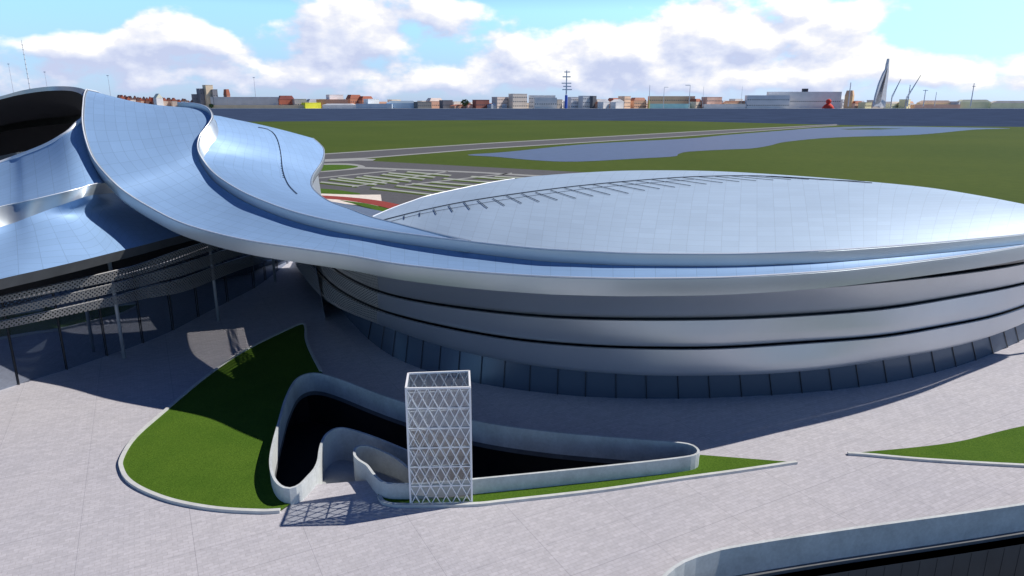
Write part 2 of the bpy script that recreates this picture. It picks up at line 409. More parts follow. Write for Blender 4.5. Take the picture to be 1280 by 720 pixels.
# second sunken court, lower right
Q_px = [(2300, 480), (1600, 580), (1280, 630), (1040, 663.7), (912.5, 684), (882.5, 692), (856, 701), (832, 718), (818, 745), (822, 790), (860, 850), (960, 960), (1300, 1200)]
Qc = [U(x, y, 1.15) for x, y in Q_px]
for p in Qc: p.z = 0
Qd = smooth(spline(Qc, 8), 4)
qhole = [p.copy() for p in Qd]
plz = [Vector(p) for p in ((-420, -20, 0), (420, -20, 0), (420, 235, 0), (-60, 235, 0), (-420, 235, 0))]
poly_mesh('plaza_paving', [plz, hole, qhole], 0, M['pave'], kind='structure')
# far ground
far_edge = [(-1500, 153), (0, 152.5), (260, 152.5), (440, 151), (640, 150), (860, 151.5), (1000, 155), (1090, 157), (1280, 158.5), (2000, 161), (2900, 165)]
fe = [U(x, y, 0) for x, y in far_edge]
field = poly_mesh('grass_field', [fe + [Vector((1900, -200, 0)), Vector((-2500, -200, 0))]], -.3, M['field'], kind='structure')
# the field is one sheet under everything but the pits: cut those with the same holes
bpy.data.objects.remove(field)
f_out = fe + [Vector((1900, -200, 0)), Vector((-2500, -200, 0))]
poly_mesh('grass_field', [f_out, [Vector((-419, -19, 0)), Vector((-419, 234, 0)), Vector((419, 234, 0)), Vector((419, -19, 0))]], -.06, M['field'], kind='structure')
sea = poly_mesh('sea', [[Vector((-30000, 700, 0)), Vector((30000, 700, 0)), Vector((30000, 5600, 0)), Vector((-30000, 5600, 0))]], -1.2, M['sea'], kind='structure')
tag(poly_mesh('far_shore_ground', [[Vector((-30000, 5590, 0)), Vector((30000, 5590, 0)), Vector((30000, 40000, 0)), Vector((-30000, 40000, 0))]], -.5, simple('shore_ground', (.42, .38, .32), .9)), kind='structure')
def gpoly(name, pts, z, m, n=0):
    P = [U(x, y, 0) for x, y in pts]
    if n: P = spline(P, n, True)
    return poly_mesh(name, [P], z, m, kind='structure')
gpoly('lake', [(584.4, 193.5), (637, 189.6), (735, 180), (860, 173.2), (908, 168.8), (977, 163.4), (1022, 160), (1094, 157.9), (1183, 159), (1263, 160.6), (1218, 162), (1149, 168.3), (1046, 171.7), (985, 177), (962, 182), (940, 185.5), (908, 187), (862, 189.5), (848, 192.5), (843, 195.5), (801, 198), (722, 202), (669, 200.4), (620, 196)], .05, M['lake'], 4)
gpoly('islet', [(1050, 161.3), (1090, 160.2), (1130, 160.8), (1100, 161.9), (1060, 162)], .12, M['field'])
# roads with pale kerb lines
def road(name, pts_t, pts_b, z, m): return gpoly(name, pts_t + pts_b[::-1], z, m)
road('main_road', [(250, 203), (400, 193), (440, 190.6), (604, 179.8), (860, 165), (960, 159.5), (1046, 155.5)], [(250, 209), (400, 201), (456, 198), (604, 186), (860, 170), (960, 162.5), (1050, 156.6)], 0, M['road'])
for k, (tp, bt) in enumerate([([(300, 198.6), (400, 192.4), (604, 179), (860, 164.6), (1046, 155.2)], [(300, 199.8), (400, 193.4), (604, 179.9), (860, 165.3), (1046, 155.6)]),
                              ([(300, 204), (400, 199.4), (456, 197.2), (604, 185.4), (860, 169.6), (1046, 156.4)], [(300, 205.3), (400, 200.6), (456, 198.4), (604, 186.4), (860, 170.3), (1046, 156.8)])]):
    road('road_edge_strip', tp, bt, .06, M['path'])
gpoly('parking_road', [(250, 207), (400, 200), (451, 200.5), (580, 207.5), (724, 215), (900, 222), (900, 300), (250, 300)], .02, M['road'])
road('access_path', [(380, 201.5), (447, 198.2), (470, 199)], [(380, 203.4), (447, 200.8), (466, 201)], .08, M['path'])
road('access_path', [(440, 208.2), (511, 211.3), (600, 215), (669, 219), (760, 224)], [(440, 210.5), (511, 213), (600, 216.5), (669, 220.8), (760, 226)], .08, M['path'])
# roundabout lawn beside the wing
gpoly('verge_path', [(390, 205.6), (435, 204.4), (455, 207.5), (452, 210.5), (430, 213), (390, 215)], .06, M['path'], 3)
gpoly('verge_grass', [(390, 207), (430, 206.2), (448, 208.3), (436, 211), (415, 213), (390, 214)], .12, M['lawn'], 3)
# car park strips
def quad(a, b, t, s, m, name='parking_strip', z=.1):
    gpoly(name, [a, b, (b[0]+s, b[1]+t), (a[0]+s, a[1]+t)], z, m)
strips = [((424, 221.6), (485, 228.6)), ((414, 223.2), (472, 230.4)), ((456, 219), (515, 226)), ((447, 220.8), (500, 228)), ((487, 215.4), (545, 221)), ((479, 217.2), (532, 223.4)), ((510, 214.2), (565, 218.8)),
          ((402, 227), (450, 232.3)), ((466, 234), (545, 243)), ((497, 231.5), (568, 240)), ((516, 229), (585, 236)), ((540, 227), (610, 232.5)), ((556, 222.6), (635, 229)), ((590, 220), (668, 226)), ((620, 220), (690, 223.5))]
for a, b in strips:
    quad((a[0]-2.5, a[1]+1.3), (b[0]-2.5, b[1]+1.3), 1.3, -2.5, M['field'], 'parking_verge', .06)
for a, b in strips:
    quad(a, b, 1.3, -2.5, M['parkst'])
for a, b in (((395, 222.5), (495, 212.5)), ((440, 233), (560, 214)), ((506, 231), (640, 216))):
    quad(a, b, 1.1, 0, M['path'], 'parking_aisle_path', .08)
# sports strip: cream, red and green curves behind the hall
def band_px(name, top, bot, z, m): gpoly(name, spline2(top) + spline2(bot)[::-1], z, m)
def spline2(p):
    q = spline([Vector((x, y, 0)) for x, y in p], 4); return [(v.x, v.y) for v in q]
band_px('verge_grass', [(398, 236), (420, 237.5), (450, 242)], [(398, 242), (425, 243), (450, 243.5)], .14, M['lawn'])
band_px('forecourt', [(398, 241.5), (440, 243.5), (476, 243.5)], [(398, 251), (440, 256), (478, 258)], .10, M['cream'])
band_px('red_track', [(400, 244.6), (430, 246.4), (470, 250.6), (505, 257.5), (530, 265)], [(400, 248.3), (430, 250.5), (465, 256), (495, 263.5), (520, 272)], .16, M['red'])
band_px('inner_lawn', [(425, 250.8), (455, 254.5), (480, 260), (500, 266)], [(440, 254.5), (455, 259), (470, 263), (492, 272)], .18, M['lawn'])
band_px('canopy_forecourt', [(412, 252), (440, 257), (462, 261.5), (485, 266)], [(412, 256), (430, 264), (450, 270), (475, 275)], .2, M['shed'])
# kerbed lawns
KX = [(378, 404), (360, 410.7), (302, 439.6), (255, 472), (203, 515.4), (168.6, 546), (152.4, 571.4), (152.4, 586), (161.4, 600), (183, 613), (219, 625.6), (269.7, 634.6), (324, 637.9), (350, 637)]
KB = [(401, 463), (388, 438), (382.5, 422.5), (382, 409)]
def lawn_bed(outer, closure, label, nm='lawn_bed'):
    base = empty(nm, (outer[0].x, outer[0].y, 0), label, 'lawn')
    poly_mesh('turf', [outer + closure], .16, M['lawn'], base)
    sweep('kerb', outer, [(-.22, 0), (-.22, .34), (.22, .34), (.22, 0)], M['kerb'], base)
    return base
k1 = spline([U(x, y, .3) for x, y in KB + KX], 6)
for p in k1: p.z = 0
# closure along the outer parapet, from entrance side back up to the rear
seg = [Wd[i].copy() for i in range(11*6, 21*6+1)]
lawn_bed(k1, seg, 'large leaf shaped kerbed lawn left of the curved ramp parapet, half in shade')
k2 = spline([U(x, y, .3) for x, y in [(474, 619), (482, 627.5), (510, 630), (590, 629), (640, 624), (750, 611.5), (850, 597), (920, 587.5), (985, 578), (996, 576.5)]], 6) + [U(875, 567, .3)]
for p in k2: p.z = 0
seg2 = [Wd[i].copy() for i in range(29*6+2, 39*6+1)]
b2 = empty('lawn_bed', (k2[0].x, k2[0].y, 0), 'long thin kerbed lawn strip tapering to a point in front of the ramp parapet', 'lawn')
poly_mesh('turf', [k2 + seg2], .16, M['lawn'], b2)
sweep('kerb', k2[:-1], [(-.2, 0), (-.2, .3), (.2, .3), (.2, 0)], M['kerb'], b2)
k3 = spline([U(x, y, .3) for x, y in [(1060, 565.4), (1085, 567), (1160, 573.5), (1280, 580.5), (1450, 587)]], 6)
k3b = spline([U(x, y, .2) for x, y in [(1450, 515), (1340, 522), (1280, 532), (1245, 540), (1200, 551), (1150, 558), (1085, 564)]], 5)
for p in k3 + k3b: p.z = 0
b3 = empty('lawn_bed', (k3[0].x, k3[0].y, 0), 'sunlit pointed kerbed lawn at the right edge of the plaza', 'lawn')
poly_mesh('turf', [k3 + k3b], .16, M['lawn'], b3)
sweep('kerb', k3, [(-.2, 0), (-.2, .3), (.2, .3), (.2, 0)], M['kerb'], b3)

# ================================================================== SUNKEN RAMP
cx0 = sum((p.x for p in hole), 0)/len(hole); cy0 = sum((p.y for p in hole), 0)/len(hole)
rp = empty('sunken_ramp', (cx0, cy0, 0), 'curved concrete parapet and ramp winding down into a dark teardrop pit', 'ramp')
TH = .28
prof_w = [(-TH/2, PH), (TH/2, PH), (TH/2, -1.0), (-TH/2, -1.0)]
def wall_var(name, path, top, bot, mat_, parent, th=TH):
    rows = []
    for o, sel in ((-th/2, 't'), (th/2, 't'), (th/2, 'b'), (-th/2, 'b')):
        r = extr(path, [(o, 0)])[0]
        for i, p in enumerate(r): p.z = (top if sel == 't' else bot)(i/(len(r)-1))
        rows.append(r)
    rows.append([v.copy() for v in rows[0]])
    me = grid_mesh(name, rows, flat=True)
    bm = bmesh.new(); bm.from_mesh(me); bmesh.ops.remove_doubles(bm, verts=bm.verts, dist=1e-4)
    bmesh.ops.holes_fill(bm, edges=[e for e in bm.edges if e.is_boundary], sides=8)
    bmesh.ops.recalc_face_normals(bm, faces=bm.faces); bm.to_mesh(me); bm.free()
    return link(name, me, mat_, parent)
out_wall = resample(Wouter, 220)
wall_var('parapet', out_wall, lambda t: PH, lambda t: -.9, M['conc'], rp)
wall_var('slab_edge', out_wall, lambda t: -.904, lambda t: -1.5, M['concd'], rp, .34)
rl = Wd[:i_ent_l*6+1][::-1]; rr_ = Wd[i_ent_r*6:]
extL = [rl[-1] + Vector((2.5, -.6, 0)), rl[-1] + Vector((5, -1.4, 0))]; extR = [rr_[-1] + Vector((2.5, -.8, 0)), rr_[-1] + Vector((5, -1.8, 0))]
rlp = resample(smooth(rl + spline([rl[-1], *extL], 5)[1:], 3), 70); rrp = resample(smooth(rr_ + spline([rr_[-1], *extR], 5)[1:], 3), 70)
drop = lambda t: -.9*min(1, t/.08) - 4.2*t
topf = lambda t: PH - 2.4*max(0, (t-.3)/.7)**1.3
wall_var('ramp_wall', rlp, topf, lambda t: drop(t)-.4, M['conc'], rp)
wall_var('ramp_wall', rrp, topf, lambda t: -1.25, M['conc'], rp)
rf = []
for s in range(5):
    rf.append([Vector((a.lerp(b, s/4).x, a.lerp(b, s/4).y, drop(i/69)+.004)) for i, (a, b) in enumerate(zip(rlp, rrp))])
link('ramp_floor', grid_mesh('ramp_floor', rf), concrete('ramp_concrete', (.40, .42, .44)), rp)
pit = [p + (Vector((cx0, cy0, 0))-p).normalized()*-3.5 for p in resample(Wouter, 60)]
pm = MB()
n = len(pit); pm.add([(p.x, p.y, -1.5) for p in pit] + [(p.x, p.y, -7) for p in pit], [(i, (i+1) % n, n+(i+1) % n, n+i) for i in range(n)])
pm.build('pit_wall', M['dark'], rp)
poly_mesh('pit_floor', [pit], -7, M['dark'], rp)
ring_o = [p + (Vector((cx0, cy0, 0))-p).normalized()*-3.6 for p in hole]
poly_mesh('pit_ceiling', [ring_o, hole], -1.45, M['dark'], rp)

# lower-right court
lc = empty('sunken_court', (Qc[4].x, Qc[4].y, 0), 'concrete parapet with dark lower storey at the bottom right corner of the plaza', 'parapet')
qn = resample(Qd, 160)
sweep('parapet', qn, [(-.15, 1.15), (.17, 1.15), (.17, -1.9), (-.15, -1.9)], M['conc'], lc)
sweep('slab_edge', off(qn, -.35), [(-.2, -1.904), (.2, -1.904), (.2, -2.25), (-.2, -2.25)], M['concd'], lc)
inner = off(qn, -1.6)
mw = MB()
mw.add([(p.x, p.y, -2.2) for p in inner] + [(p.x, p.y, -13) for p in inner], [(i, i+1, len(inner)+i+1, len(inner)+i) for i in range(len(inner)-1)])
mw.build('lower_wall', simple('dark_lower_cladding', (.07, .075, .08), .5), lc)
ql = resample(inner, 110); sm = MB()
for p in ql: sm.bar((p.x, p.y, -2.3), (p.x, p.y, -13), .025)
sm.build('wall_joints', M['mullion'], lc)['kind'] = 'stuff'
poly_mesh('court_floor', [inner], -13, M['concd'], lc)

# ================================================================== DOMED HALL
hall = empty('domed_hall', (20, 135, 0), 'huge round hall with shallow blue dome, metal wall bands and sweeping ribbon roof', 'building')
b3b = [(369, 333), (380, 359), (403, 378), (425, 388.5), (451, 397.5), (487, 412), (523, 425), (572, 439.6), (600, 445.7), (630, 452), (663, 457.6), (697, 461.9), (732, 465.5), (770, 468), (808, 470.5), (887, 470.5), (966.7, 468), (1042, 461), (1113, 450), (1173, 439), (1227, 425.8), (1280, 405.8), (1340, 374), (1400, 330)]
l23 = [(369, 305), (376, 321), (385, 335), (396, 346), (411, 360), (440, 376), (476, 391.8), (500, 398), (548, 409.8), (641, 426.3), (745, 435.3), (820, 437.4), (900, 437), (1000, 430.7), (1111, 422), (1196, 407), (1245, 397.5), (1280, 386), (1340, 360), (1400, 325)]
l12 = [(369, 285), (385, 313), (398, 330), (419, 342), (440, 354.4), (476, 368.8), (530, 380), (584, 388), (670, 397), (760, 400.8), (900, 400.5), (1000, 396), (1112, 387), (1196, 373), (1280, 357), (1340, 339), (1400, 310)]
l1t = [(369, 262), (385, 288), (400, 303), (440, 330), (476, 345), (584, 360), (698, 364), (850, 365), (1000, 362), (1111, 353), (1195, 344), (1280, 331), (1340, 315), (1400, 290)]
g0 = [(369, 322), (385, 340), (403, 362), (425, 385), (445, 412), (462, 429), (478, 439.6), (492, 448), (527, 462), (573, 474), (602, 480), (630, 485), (663, 489), (697, 493), (732, 496), (770, 497.5), (808, 498.3), (848, 498.3), (887, 497.4), (927, 495.8), (964, 494), (1002, 491.3), (1039, 488), (1073, 484), (1108, 478.7), (1140, 472.4), (1168, 466), (1194, 458.8), (1219, 451), (1240, 443), (1258, 435), (1280, 424), (1340, 392), (1400, 345)]
xs = [369 + (1400-369)*i/100 for i in range(101)]
def zr(x, z, zend): return z if x < 1000 else z + (zend-z)*min(1.4, (x-1000)/280)
def curve(tab, z, zend=None):
    zend = z if zend is None else zend
    return smooth([U(x, interp(tab, x), zr(x, z, zend)) for x in xs], 8)
cG0, cG1 = curve(g0, 0), curve(b3b, 4, 4)
c23, c12, c1t = curve(l23, 8, 7.5), curve(l12, 12, 11.8), curve(l1t, 17, 17)
CH = Vector((20, 140, 0))
def backarc(c):                             # continue each ring round the unseen north side
    a, b = c[-1], c[0]
    pts = [a, a + Vector((3, 14, 0)), Vector((96, 160, a.z)), Vector((70, 170, a.z)), Vector((30, 171, a.z)), Vector((-5, 163, a.z)), Vector((-27, 158, a.z)), b + Vector((3, 6, 0)), b]
    return spline(pts, 8)[1:-1]
def inset(c, d, dz=0):
    out = []
    for p in c:
        v = Vector((CH.x-p.x, CH.y-p.y, 0)).normalized(); out.append(p + v*d + Vector((0, 0, dz)))
    return out
def bandsheet(name, top, bot, m, parent, i0, i1, mats=None):
    # slightly bellied strip with the lower lip rolled inwards
    t, b = top[i0:i1], bot[i0:i1]
    rows = [inset(t, .5, -.02), t]
    for s, o in ((.2, -.03), (.5, -.05), (.82, -.02), (.93, .1), (1, .3)):
        rows.append([p + (a-p)*0 for p, a in zip(inset([a.lerp(q, s) for a, q in zip(t, b)], o), t)])
    rows.append(inset(b, .9, .12))
    return link(name, grid_mesh(name, rows), m, parent)
ringG0, ringG1, r23, r12, r1t = [c + backarc(c) for c in (cG0, cG1, c23, c12, c1t)]
for r_ in (r1t,):
    for p in r_[len(c1t):]: p.z = 12.5
NR = len(ringG0)
ip = 11                                      # screens left of this index are perforated
for nm, (tp, bt) in (('wall_band', (r1t, inset(r12, .35, .25))), ('wall_band', (r12, inset(r23, .35, .25))), ('wall_band', (r23, ringG1))):
    bandsheet(nm, tp, bt, M['band'], hall, ip-1, NR)
    o = bandsheet('perforated_screen', tp, bt, M['perf2'], hall, 0, ip)
    o['label'] = 'fine perforated grey metal screen on the shaded left end'
# dark lining behind bands
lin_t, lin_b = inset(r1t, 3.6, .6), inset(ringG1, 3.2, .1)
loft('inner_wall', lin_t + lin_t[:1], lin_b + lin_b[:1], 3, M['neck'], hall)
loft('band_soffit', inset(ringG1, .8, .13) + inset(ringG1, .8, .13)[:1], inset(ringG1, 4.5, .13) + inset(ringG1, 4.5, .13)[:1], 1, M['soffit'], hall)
# glazing: base line to a head line tucked under the lowest band
head = inset(ringG1, .55, .05)
gl = loft('glass_wall', ringG0 + ringG0[:1], head + head[:1], 2, M['glass'], hall)
mx_px = [462, 478, 492, 508, 527, 549, 573, 601, 630, 662, 697, 732, 770, 808, 848, 887, 926.7, 964, 1002, 1039, 1073, 1107.6, 1140, 1168, 1194, 1218.7, 1240, 1258, 1272, 1290, 1310, 1335]
for x in mx_px:
    k = (x-369)/(1400-369)*100; i = int(k); f = k-i
    a = cG0[i].lerp(cG0[i+1], f); b = head[i].lerp(head[i+1], f)
    # match by direction along the wall so that the mullion stands square
    v = Vector((a.x-CH.x, a.y-CH.y, 0)).normalized()*.06
    b = min(head[:101], key=lambda q: (q.x-a.x)**2+(q.y-a.y)**2) if False else b
    MB().bar(a+v*2, b+v*2 + (a-b).normalized()*.1, .065).build('mullion', M['mullion'], gl)
# ---- ribbon roof B : outer edge B1, inner line under the upper rim C1
pairs = [ # outer px,py,z / inner (upper rim) px,py,z
 ((108, 112.5, None, 132), (222, 129, None, 145)),
 ((105.5, 118, None, 130), (243, 130, None, 138)),
 ((104, 128, None, 125), (258.7, 135, None, 130)),
 ((103, 152.5, 37), (265, 145.5, 37.7)),
 ((107.6, 177, 34.0), (260.4, 156, 36.4)),
 ((118, 201, 31.2), (250, 170, 34.8)),
 ((139, 225.5, 28.5), (247, 184, 33.0)),
 ((160, 243, 26.4), (251.7, 197.6, 31.0)),
 ((187.5, 260, 24.5), (267, 216.7, 28.8)),
 ((222, 277.5, 22.8), (291.7, 234, 27.0)),
 ((264, 291, 21.7), (319.4, 248, 25.6)),
 ((312.5, 302, 21.2), (361, 263.6, 24.6)),
 ((368, 310.5, 20.8), (400, 274, 23.8)),
 ((440, 321, 20.4), (440, 282, 23.2)),
 ((497.5, 331, 20.4), (497.5, 291.7, 22.6)),
 ((580, 340, 20.8), (580, 302, 22.8)),
 ((669, 346.2, 21.2), (669, 311.6, 23.1)),
 ((735, 348.4, 21.3), (735, 315.5, 23.2)),
 ((800, 349.2, 21.3), (800, 317.8, 23.2)),
 ((911, 347.6, 21.1), (911, 318.4, 23.0)),
 ((1022, 341, 20.95), (1022, 314.7, 22.9)),
 ((1090, 334.5, 20.9), (1090, 310.5, 22.8)),
 ((1155.5, 326.7, 20.8), (1155.5, 305.3, 22.6)),
 ((1220, 318, 20.9), (1220, 299.5, 22.45)),
 ((1280, 308, 21), (1280, 293.3, 22.3)),
 ((1340, 296, 21), (1340, 284, 22.3)),
 ((1400, 280, 21), (1400, 270, 22.3))]
def pt(t): return U(t[0], t[1], t[2]) if t[2] is not None else D(t[0], t[1], t[3])
B1c = [pt(a) for a, b in pairs]; C1c = [pt(b) for a, b in pairs]
for i_, y_ in enumerate([145, 138, 131, 127, 124, 121.5, 119.5, 118, 116, 112, 107.5, 103, 99.5]): C1c[i_] = D(pairs[i_][1][0], pairs[i_][1][1], y_)
SEG = 8
def pspline(pix, world, n, it):
    """smooth curve through surveyed points: even bearings, evened-out northing"""
    q = spline([Vector((p[0], p[1], w_.y)) for p, w_ in zip(pix, world)], n)
    ys = smooth([Vector((v.z, 0, 0)) for v in q], it)
    return [D(v.x, v.y, y.x) for v, y in zip(q, ys)]
B1 = pspline([a for a, b in pairs], B1c, SEG, 14); C1 = pspline([b for a, b in pairs], C1c, SEG, 14)
nB = len(B1)
def bdrop(i):                               # step from upper rim down to the ribbon surface
    k = i/SEG
    return .8 if k < 3 else .8 + .6*min(1, (k-3)/5)
BI = [p - Vector((0, 0, bdrop(i))) for i, p in enumerate(C1)]
# behind the crest the ribbon curls over and down
def curl(c, k):
    p = c[0]; return [p + Vector((3, 14, -7))*1.0, p + Vector((1.5, 7, -2.2)), p + Vector((.4, 2.5, -.35))]
B1x, BIx, C1x = curl(B1, 0) + B1, curl(BI, 0) + BI, curl(C1, 0) + C1
def sag(t, u): return -.5*math.sin(math.pi*t)*(1-u)
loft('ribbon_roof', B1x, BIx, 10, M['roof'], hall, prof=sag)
FD = 2.0
def fascia(name, c, h, m, parent, lean=.25, th=.35):
    # upright edge strip: outer face, rounded nose and thin top lip
    n = len(c); nr = extr(c, [(1, 0)])[0]; nv = [(b-a) for a, b in zip(c, nr)]
    rows = [[p - v*.0 + Vector((0, 0, -.05)) - v*th for p, v in zip(c, nv)], [p + Vector((0, 0, .10)) - v*th*.8 for p, v in zip(c, nv)], [p + Vector((0, 0, .12)) for p in c], [p + v*.10 + Vector((0, 0, .02)) for p, v in zip(c, nv)],
            [p + v*(.06) + Vector((0, 0, -h*.5)) for p, v in zip(c, nv)], [p - v*lean + Vector((0, 0, -h)) for p, v in zip(c, nv)], [p - v*(lean+.6) + Vector((0, 0, -h-.05)) for p, v in zip(c, nv)]]
    return link(name, grid_mesh(name, rows), m, parent)
fascia('ribbon_fascia', B1x, FD, M['fascia'], hall)
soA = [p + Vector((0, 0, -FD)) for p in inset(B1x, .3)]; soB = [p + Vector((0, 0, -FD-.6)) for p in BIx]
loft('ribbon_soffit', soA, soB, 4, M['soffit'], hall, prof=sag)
fascia('upper_rim', C1x, 1.5, M['fascia'], hall, .1, .3)
def rail(name, c, r, m, parent, dz=.14, ov=0):
    n = len(c); nv = [(b-a) for a, b in zip(c, extr(c, [(1, 0)])[0])]
    q = [p + v*ov + Vector((0, 0, dz)) for p, v in zip(c, nv)]
    rows = []
    for k in range(7):
        t = 2*math.pi*k/6; rows.append([p + v*math.cos(t)*r + Vector((0, 0, math.sin(t)*r)) for p, v in zip(q, nv)])
    return link(name, grid_mesh(name, rows), m, parent)
rail('edge_trim', B1x, .09, M['trim'], hall); rail('edge_trim', C1x, .09, M['trim'], hall)
# ---- upper roof C
Cp = [((267, 149.5, 37.2), (392, 173, 32.5)), ((266.5, 158, 36.1), (404.5, 185.5, 30.5)), ((266, 166, 35), (403, 201, 28.5)), ((262, 178, 33.8), (392, 218.5, 26.6)), ((257, 190, 32.6), (389.6, 229, 25.7)),
      ((252.5, 198, 31.8), (392, 236, 25.2)), ((267, 216.7, 30), (399, 243, 24.7)), ((291.7, 234, 28), (409, 250, 24.3)), ((319.4, 248, 26), (420, 255, 23.9)), ((361, 263.6, 24.8), (440, 262, 24.0)),
      ((400, 274, 23.9), (465, 271.5, 23.4)), ((440, 282, 23.2), (495, 279, 23.1)), ((497.5, 291.7, 22.6), (545, 291.5, 22.8)), ((560, 300, 22.35), (590, 301.8, 22.5)), ((600, 304.2, 22.3), (604, 304.5, 22.33))]
CRpts = [(392, 173, 32.5), (404.5, 185.5, 30.5), (403, 201, 28.5), (392, 218.5, 26.6), (389.6, 229, 25.7), (392, 236, 25.2), (399, 243, 24.9), (409, 250, 24.6), (420, 255, 24.3), (440, 262, 24.0), (465, 271.5, 23.5), (495, 279, 23.3), (545, 291.5, 23.0), (588, 301.2, 22.95)]
CDROP = [1.2, 2.0, 2.4, 2.4, 1.8, .8, .15, .05]; COFF = [.3, .8, 1.2, 1.2, .8, .4, .1, .0]
cn_ = [(q-p) for p, q in zip(C1, extr(C1, [(1, 0)])[0])]
i0, i1 = 2*SEG, 15*SEG
CL = []
for i in range(i0, i1+1):
    k = (i-i0)/SEG; j = int(k); f = k-j
    g = lambda T: T[min(j, 7)]*(1-f) + T[min(j+1, 7)]*f
    CL.append(C1[i] - cn_[i]*g(COFF) - Vector((0, 0, g(CDROP))))
CR = pspline(CRpts, [U(*p) for p in CRpts], SEG, 8)
assert len(CL) == len(CR), (len(CL), len(CR))
rim_top = [C1[i] for i in range(i0, i0+7*SEG+1)]
crest = [p for p in (CL[0], CR[0])]
ccx = lambda c: [c[0] + Vector((4, 18, -6)), c[0] + Vector((2, 9, -1.8)), c[0] + Vector((.7, 3, -.3))] + c
CLx = ccx(CL); CRx = [CR[0] + Vector((-9, 14, -8)), CR[0] + Vector((-5, 8, -3)), CR[0] + Vector((-1.8, 3, -.6))] + CR
def sagC(t, u): return .35*math.sin(math.pi*t)*(1-u)
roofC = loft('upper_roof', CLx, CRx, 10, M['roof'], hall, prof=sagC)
fascia('upper_roof_fascia', [p.copy() for p in CRx[::-1]], 1.3, M['fascia'], hall, .2, .3)
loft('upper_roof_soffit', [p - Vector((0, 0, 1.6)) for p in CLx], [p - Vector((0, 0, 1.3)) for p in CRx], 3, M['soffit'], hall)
# rim's far face where it stands above the upper roof
loft('rim_inner_face', rim_top, CL[:7*SEG+1], 3, M['fascia'], hall)
# wall under the upper roof on the north side (seen in the gap)
bw = spline([U(372, 330, 0), D(398, 250, 190), D(402, 232, 200), Vector((-40, 215, 0)), Vector((-80, 225, 0)), Vector((-110, 200, 0))], 8)
for p in bw: p.z = 0
wtop = resample(inset(CRx[::-1], 0), len(bw))
# ---- dome
N_px = [(465, 272, 23.0), (478, 276, 23.1), (500, 283, 22.9), (525, 289, 22.7), (560, 298.6, 22.75), (600, 304.5, 22.85), (669, 311.9, 23.05), (735, 315.7, 23.15), (800, 318, 23.15), (911, 318.6, 22.95), (1022, 315, 22.85), (1090, 310.7, 22.75), (1155.5, 305.5, 22.56), (1220, 299.7, 22.4), (1280, 293.5, 22.26), (1340, 284.2, 22.26), (1400, 270.2, 22.26)]
S_px = [(465.5, 271, 23.1), (490, 260.5, 23.4), (515, 251.5, 23.8), (535, 245, 24.2), (580, 235, 24.9), (621, 227, 25.5), (669, 220.2, 26), (738, 215.2, 26.4), (800, 213, 26.5), (889, 213.8, 26.5), (978, 218.6, 26.2), (1067, 225.4, 25.8), (1155.6, 234, 25.2), (1222, 244.2, 24.6), (1280, 255.3, 23.9), (1335, 266, 23.2), (1385, 268, 22.6)]
Nn = pspline(N_px, [U(*p) for p in N_px], 6, 6); Sn = pspline(S_px, [U(*p) for p in S_px], 6, 6)
rows = []
for s in range(0, 31):
    t = s/20
    row = []
    for i, (a, b) in enumerate(zip(Nn, Sn)):
        Lh = math.hypot(b.x-a.x, b.y-a.y); dz = b.z-a.z
        k = (H-b.z)/b.y                                  # slope that grazes the far side
        k *= min(1, i/30)
        bb = -k*Lh-dz; aa = dz-bb
        tt = min(t, 1 + (t-1)*min(1, i/30)) if t > 1 else t
        p = a.lerp(b, tt); p.z = a.z + aa*tt + bb*tt*tt
        row.append(p)
    rows.append(row)
domeme = grid_mesh('dome_roof', rows)
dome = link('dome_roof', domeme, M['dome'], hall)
bm = bmesh.new(); bm.from_mesh(domeme); bvh_d = BVHTree.FromBMesh(bm)
edge = rows[20][0:34]
rail('edge_trim', edge, .08, M['trim'], hall, .05)
loft('dome_edge_wall', [p.copy() for p in rows[-1]], [Vector((p.x, p.y, 14)) for p in rows[-1]], 1, M['fascia'], hall)
for col_i in (-1,):
    side = [r[col_i].copy() for r in rows]
    loft('dome_edge_wall', side, [Vector((p.x-1, p.y, 6)) for p in side], 1, M['fascia'], hall)
def on(bvh, px, py):
    h = bvh.ray_cast(Vector((0, 0, H)), ray(px, py).normalized())
    return h[0] + Vector((0, 0, .12)) if h[0] else None
tl = [(478.6, 276), (500, 270.5), (525, 264.4), (580, 253), (652, 242), (724, 233), (800, 226), (867, 221.6), (947, 220.5), (1022, 224.6), (1090, 229.4)]
def walk(bvh, pts, n, r):
    P = [on(bvh, *q) for q in spline2(pts)]; P = [p for p in P if p]
    return resample(P, n)
sk = MB().tube(walk(bvh_d, tl, 60, .12), .09, 4).build('roof_ridge_rail', M['line'], hall)
tl2 = [(487, 278), (525, 268.5), (566, 261), (620, 252), (680, 243.5), (740, 236), (800, 230.5), (867, 225)]
MB().tube(walk(bvh_d, tl2, 40, .1), .04, 4).build('roof_ridge_rail', M['line'], hall)
z4 = lambda x, y: (360+x/2.909, 180+y/2.909)
ticks = [((423, 262), (423, 276)), ((480, 250), (480, 265)), ((530, 238), (540, 258)), ((585, 225), (600, 248)), ((640, 212), (662, 240)), ((690, 207), (726, 235)), ((745, 200), (788, 226)), ((795, 190), (850, 218)), ((850, 183), (914, 212)),
         ((900, 178), (980, 206)), ((955, 170), (1047, 200)), ((1005, 162), (1110, 192)), ((1060, 158), (1172, 187)), ((1110, 150), (1238, 182))]
tk = [(z4(*a), z4(*b)) for a, b in ticks]
x = 760
while x < 1030:
    y = interp(tl, x); tk.append(((x, y+.5), (x+46+ (x-760)*.04, y+9.5-(x-760)*.026))); x += 18 + (x-760)*.02
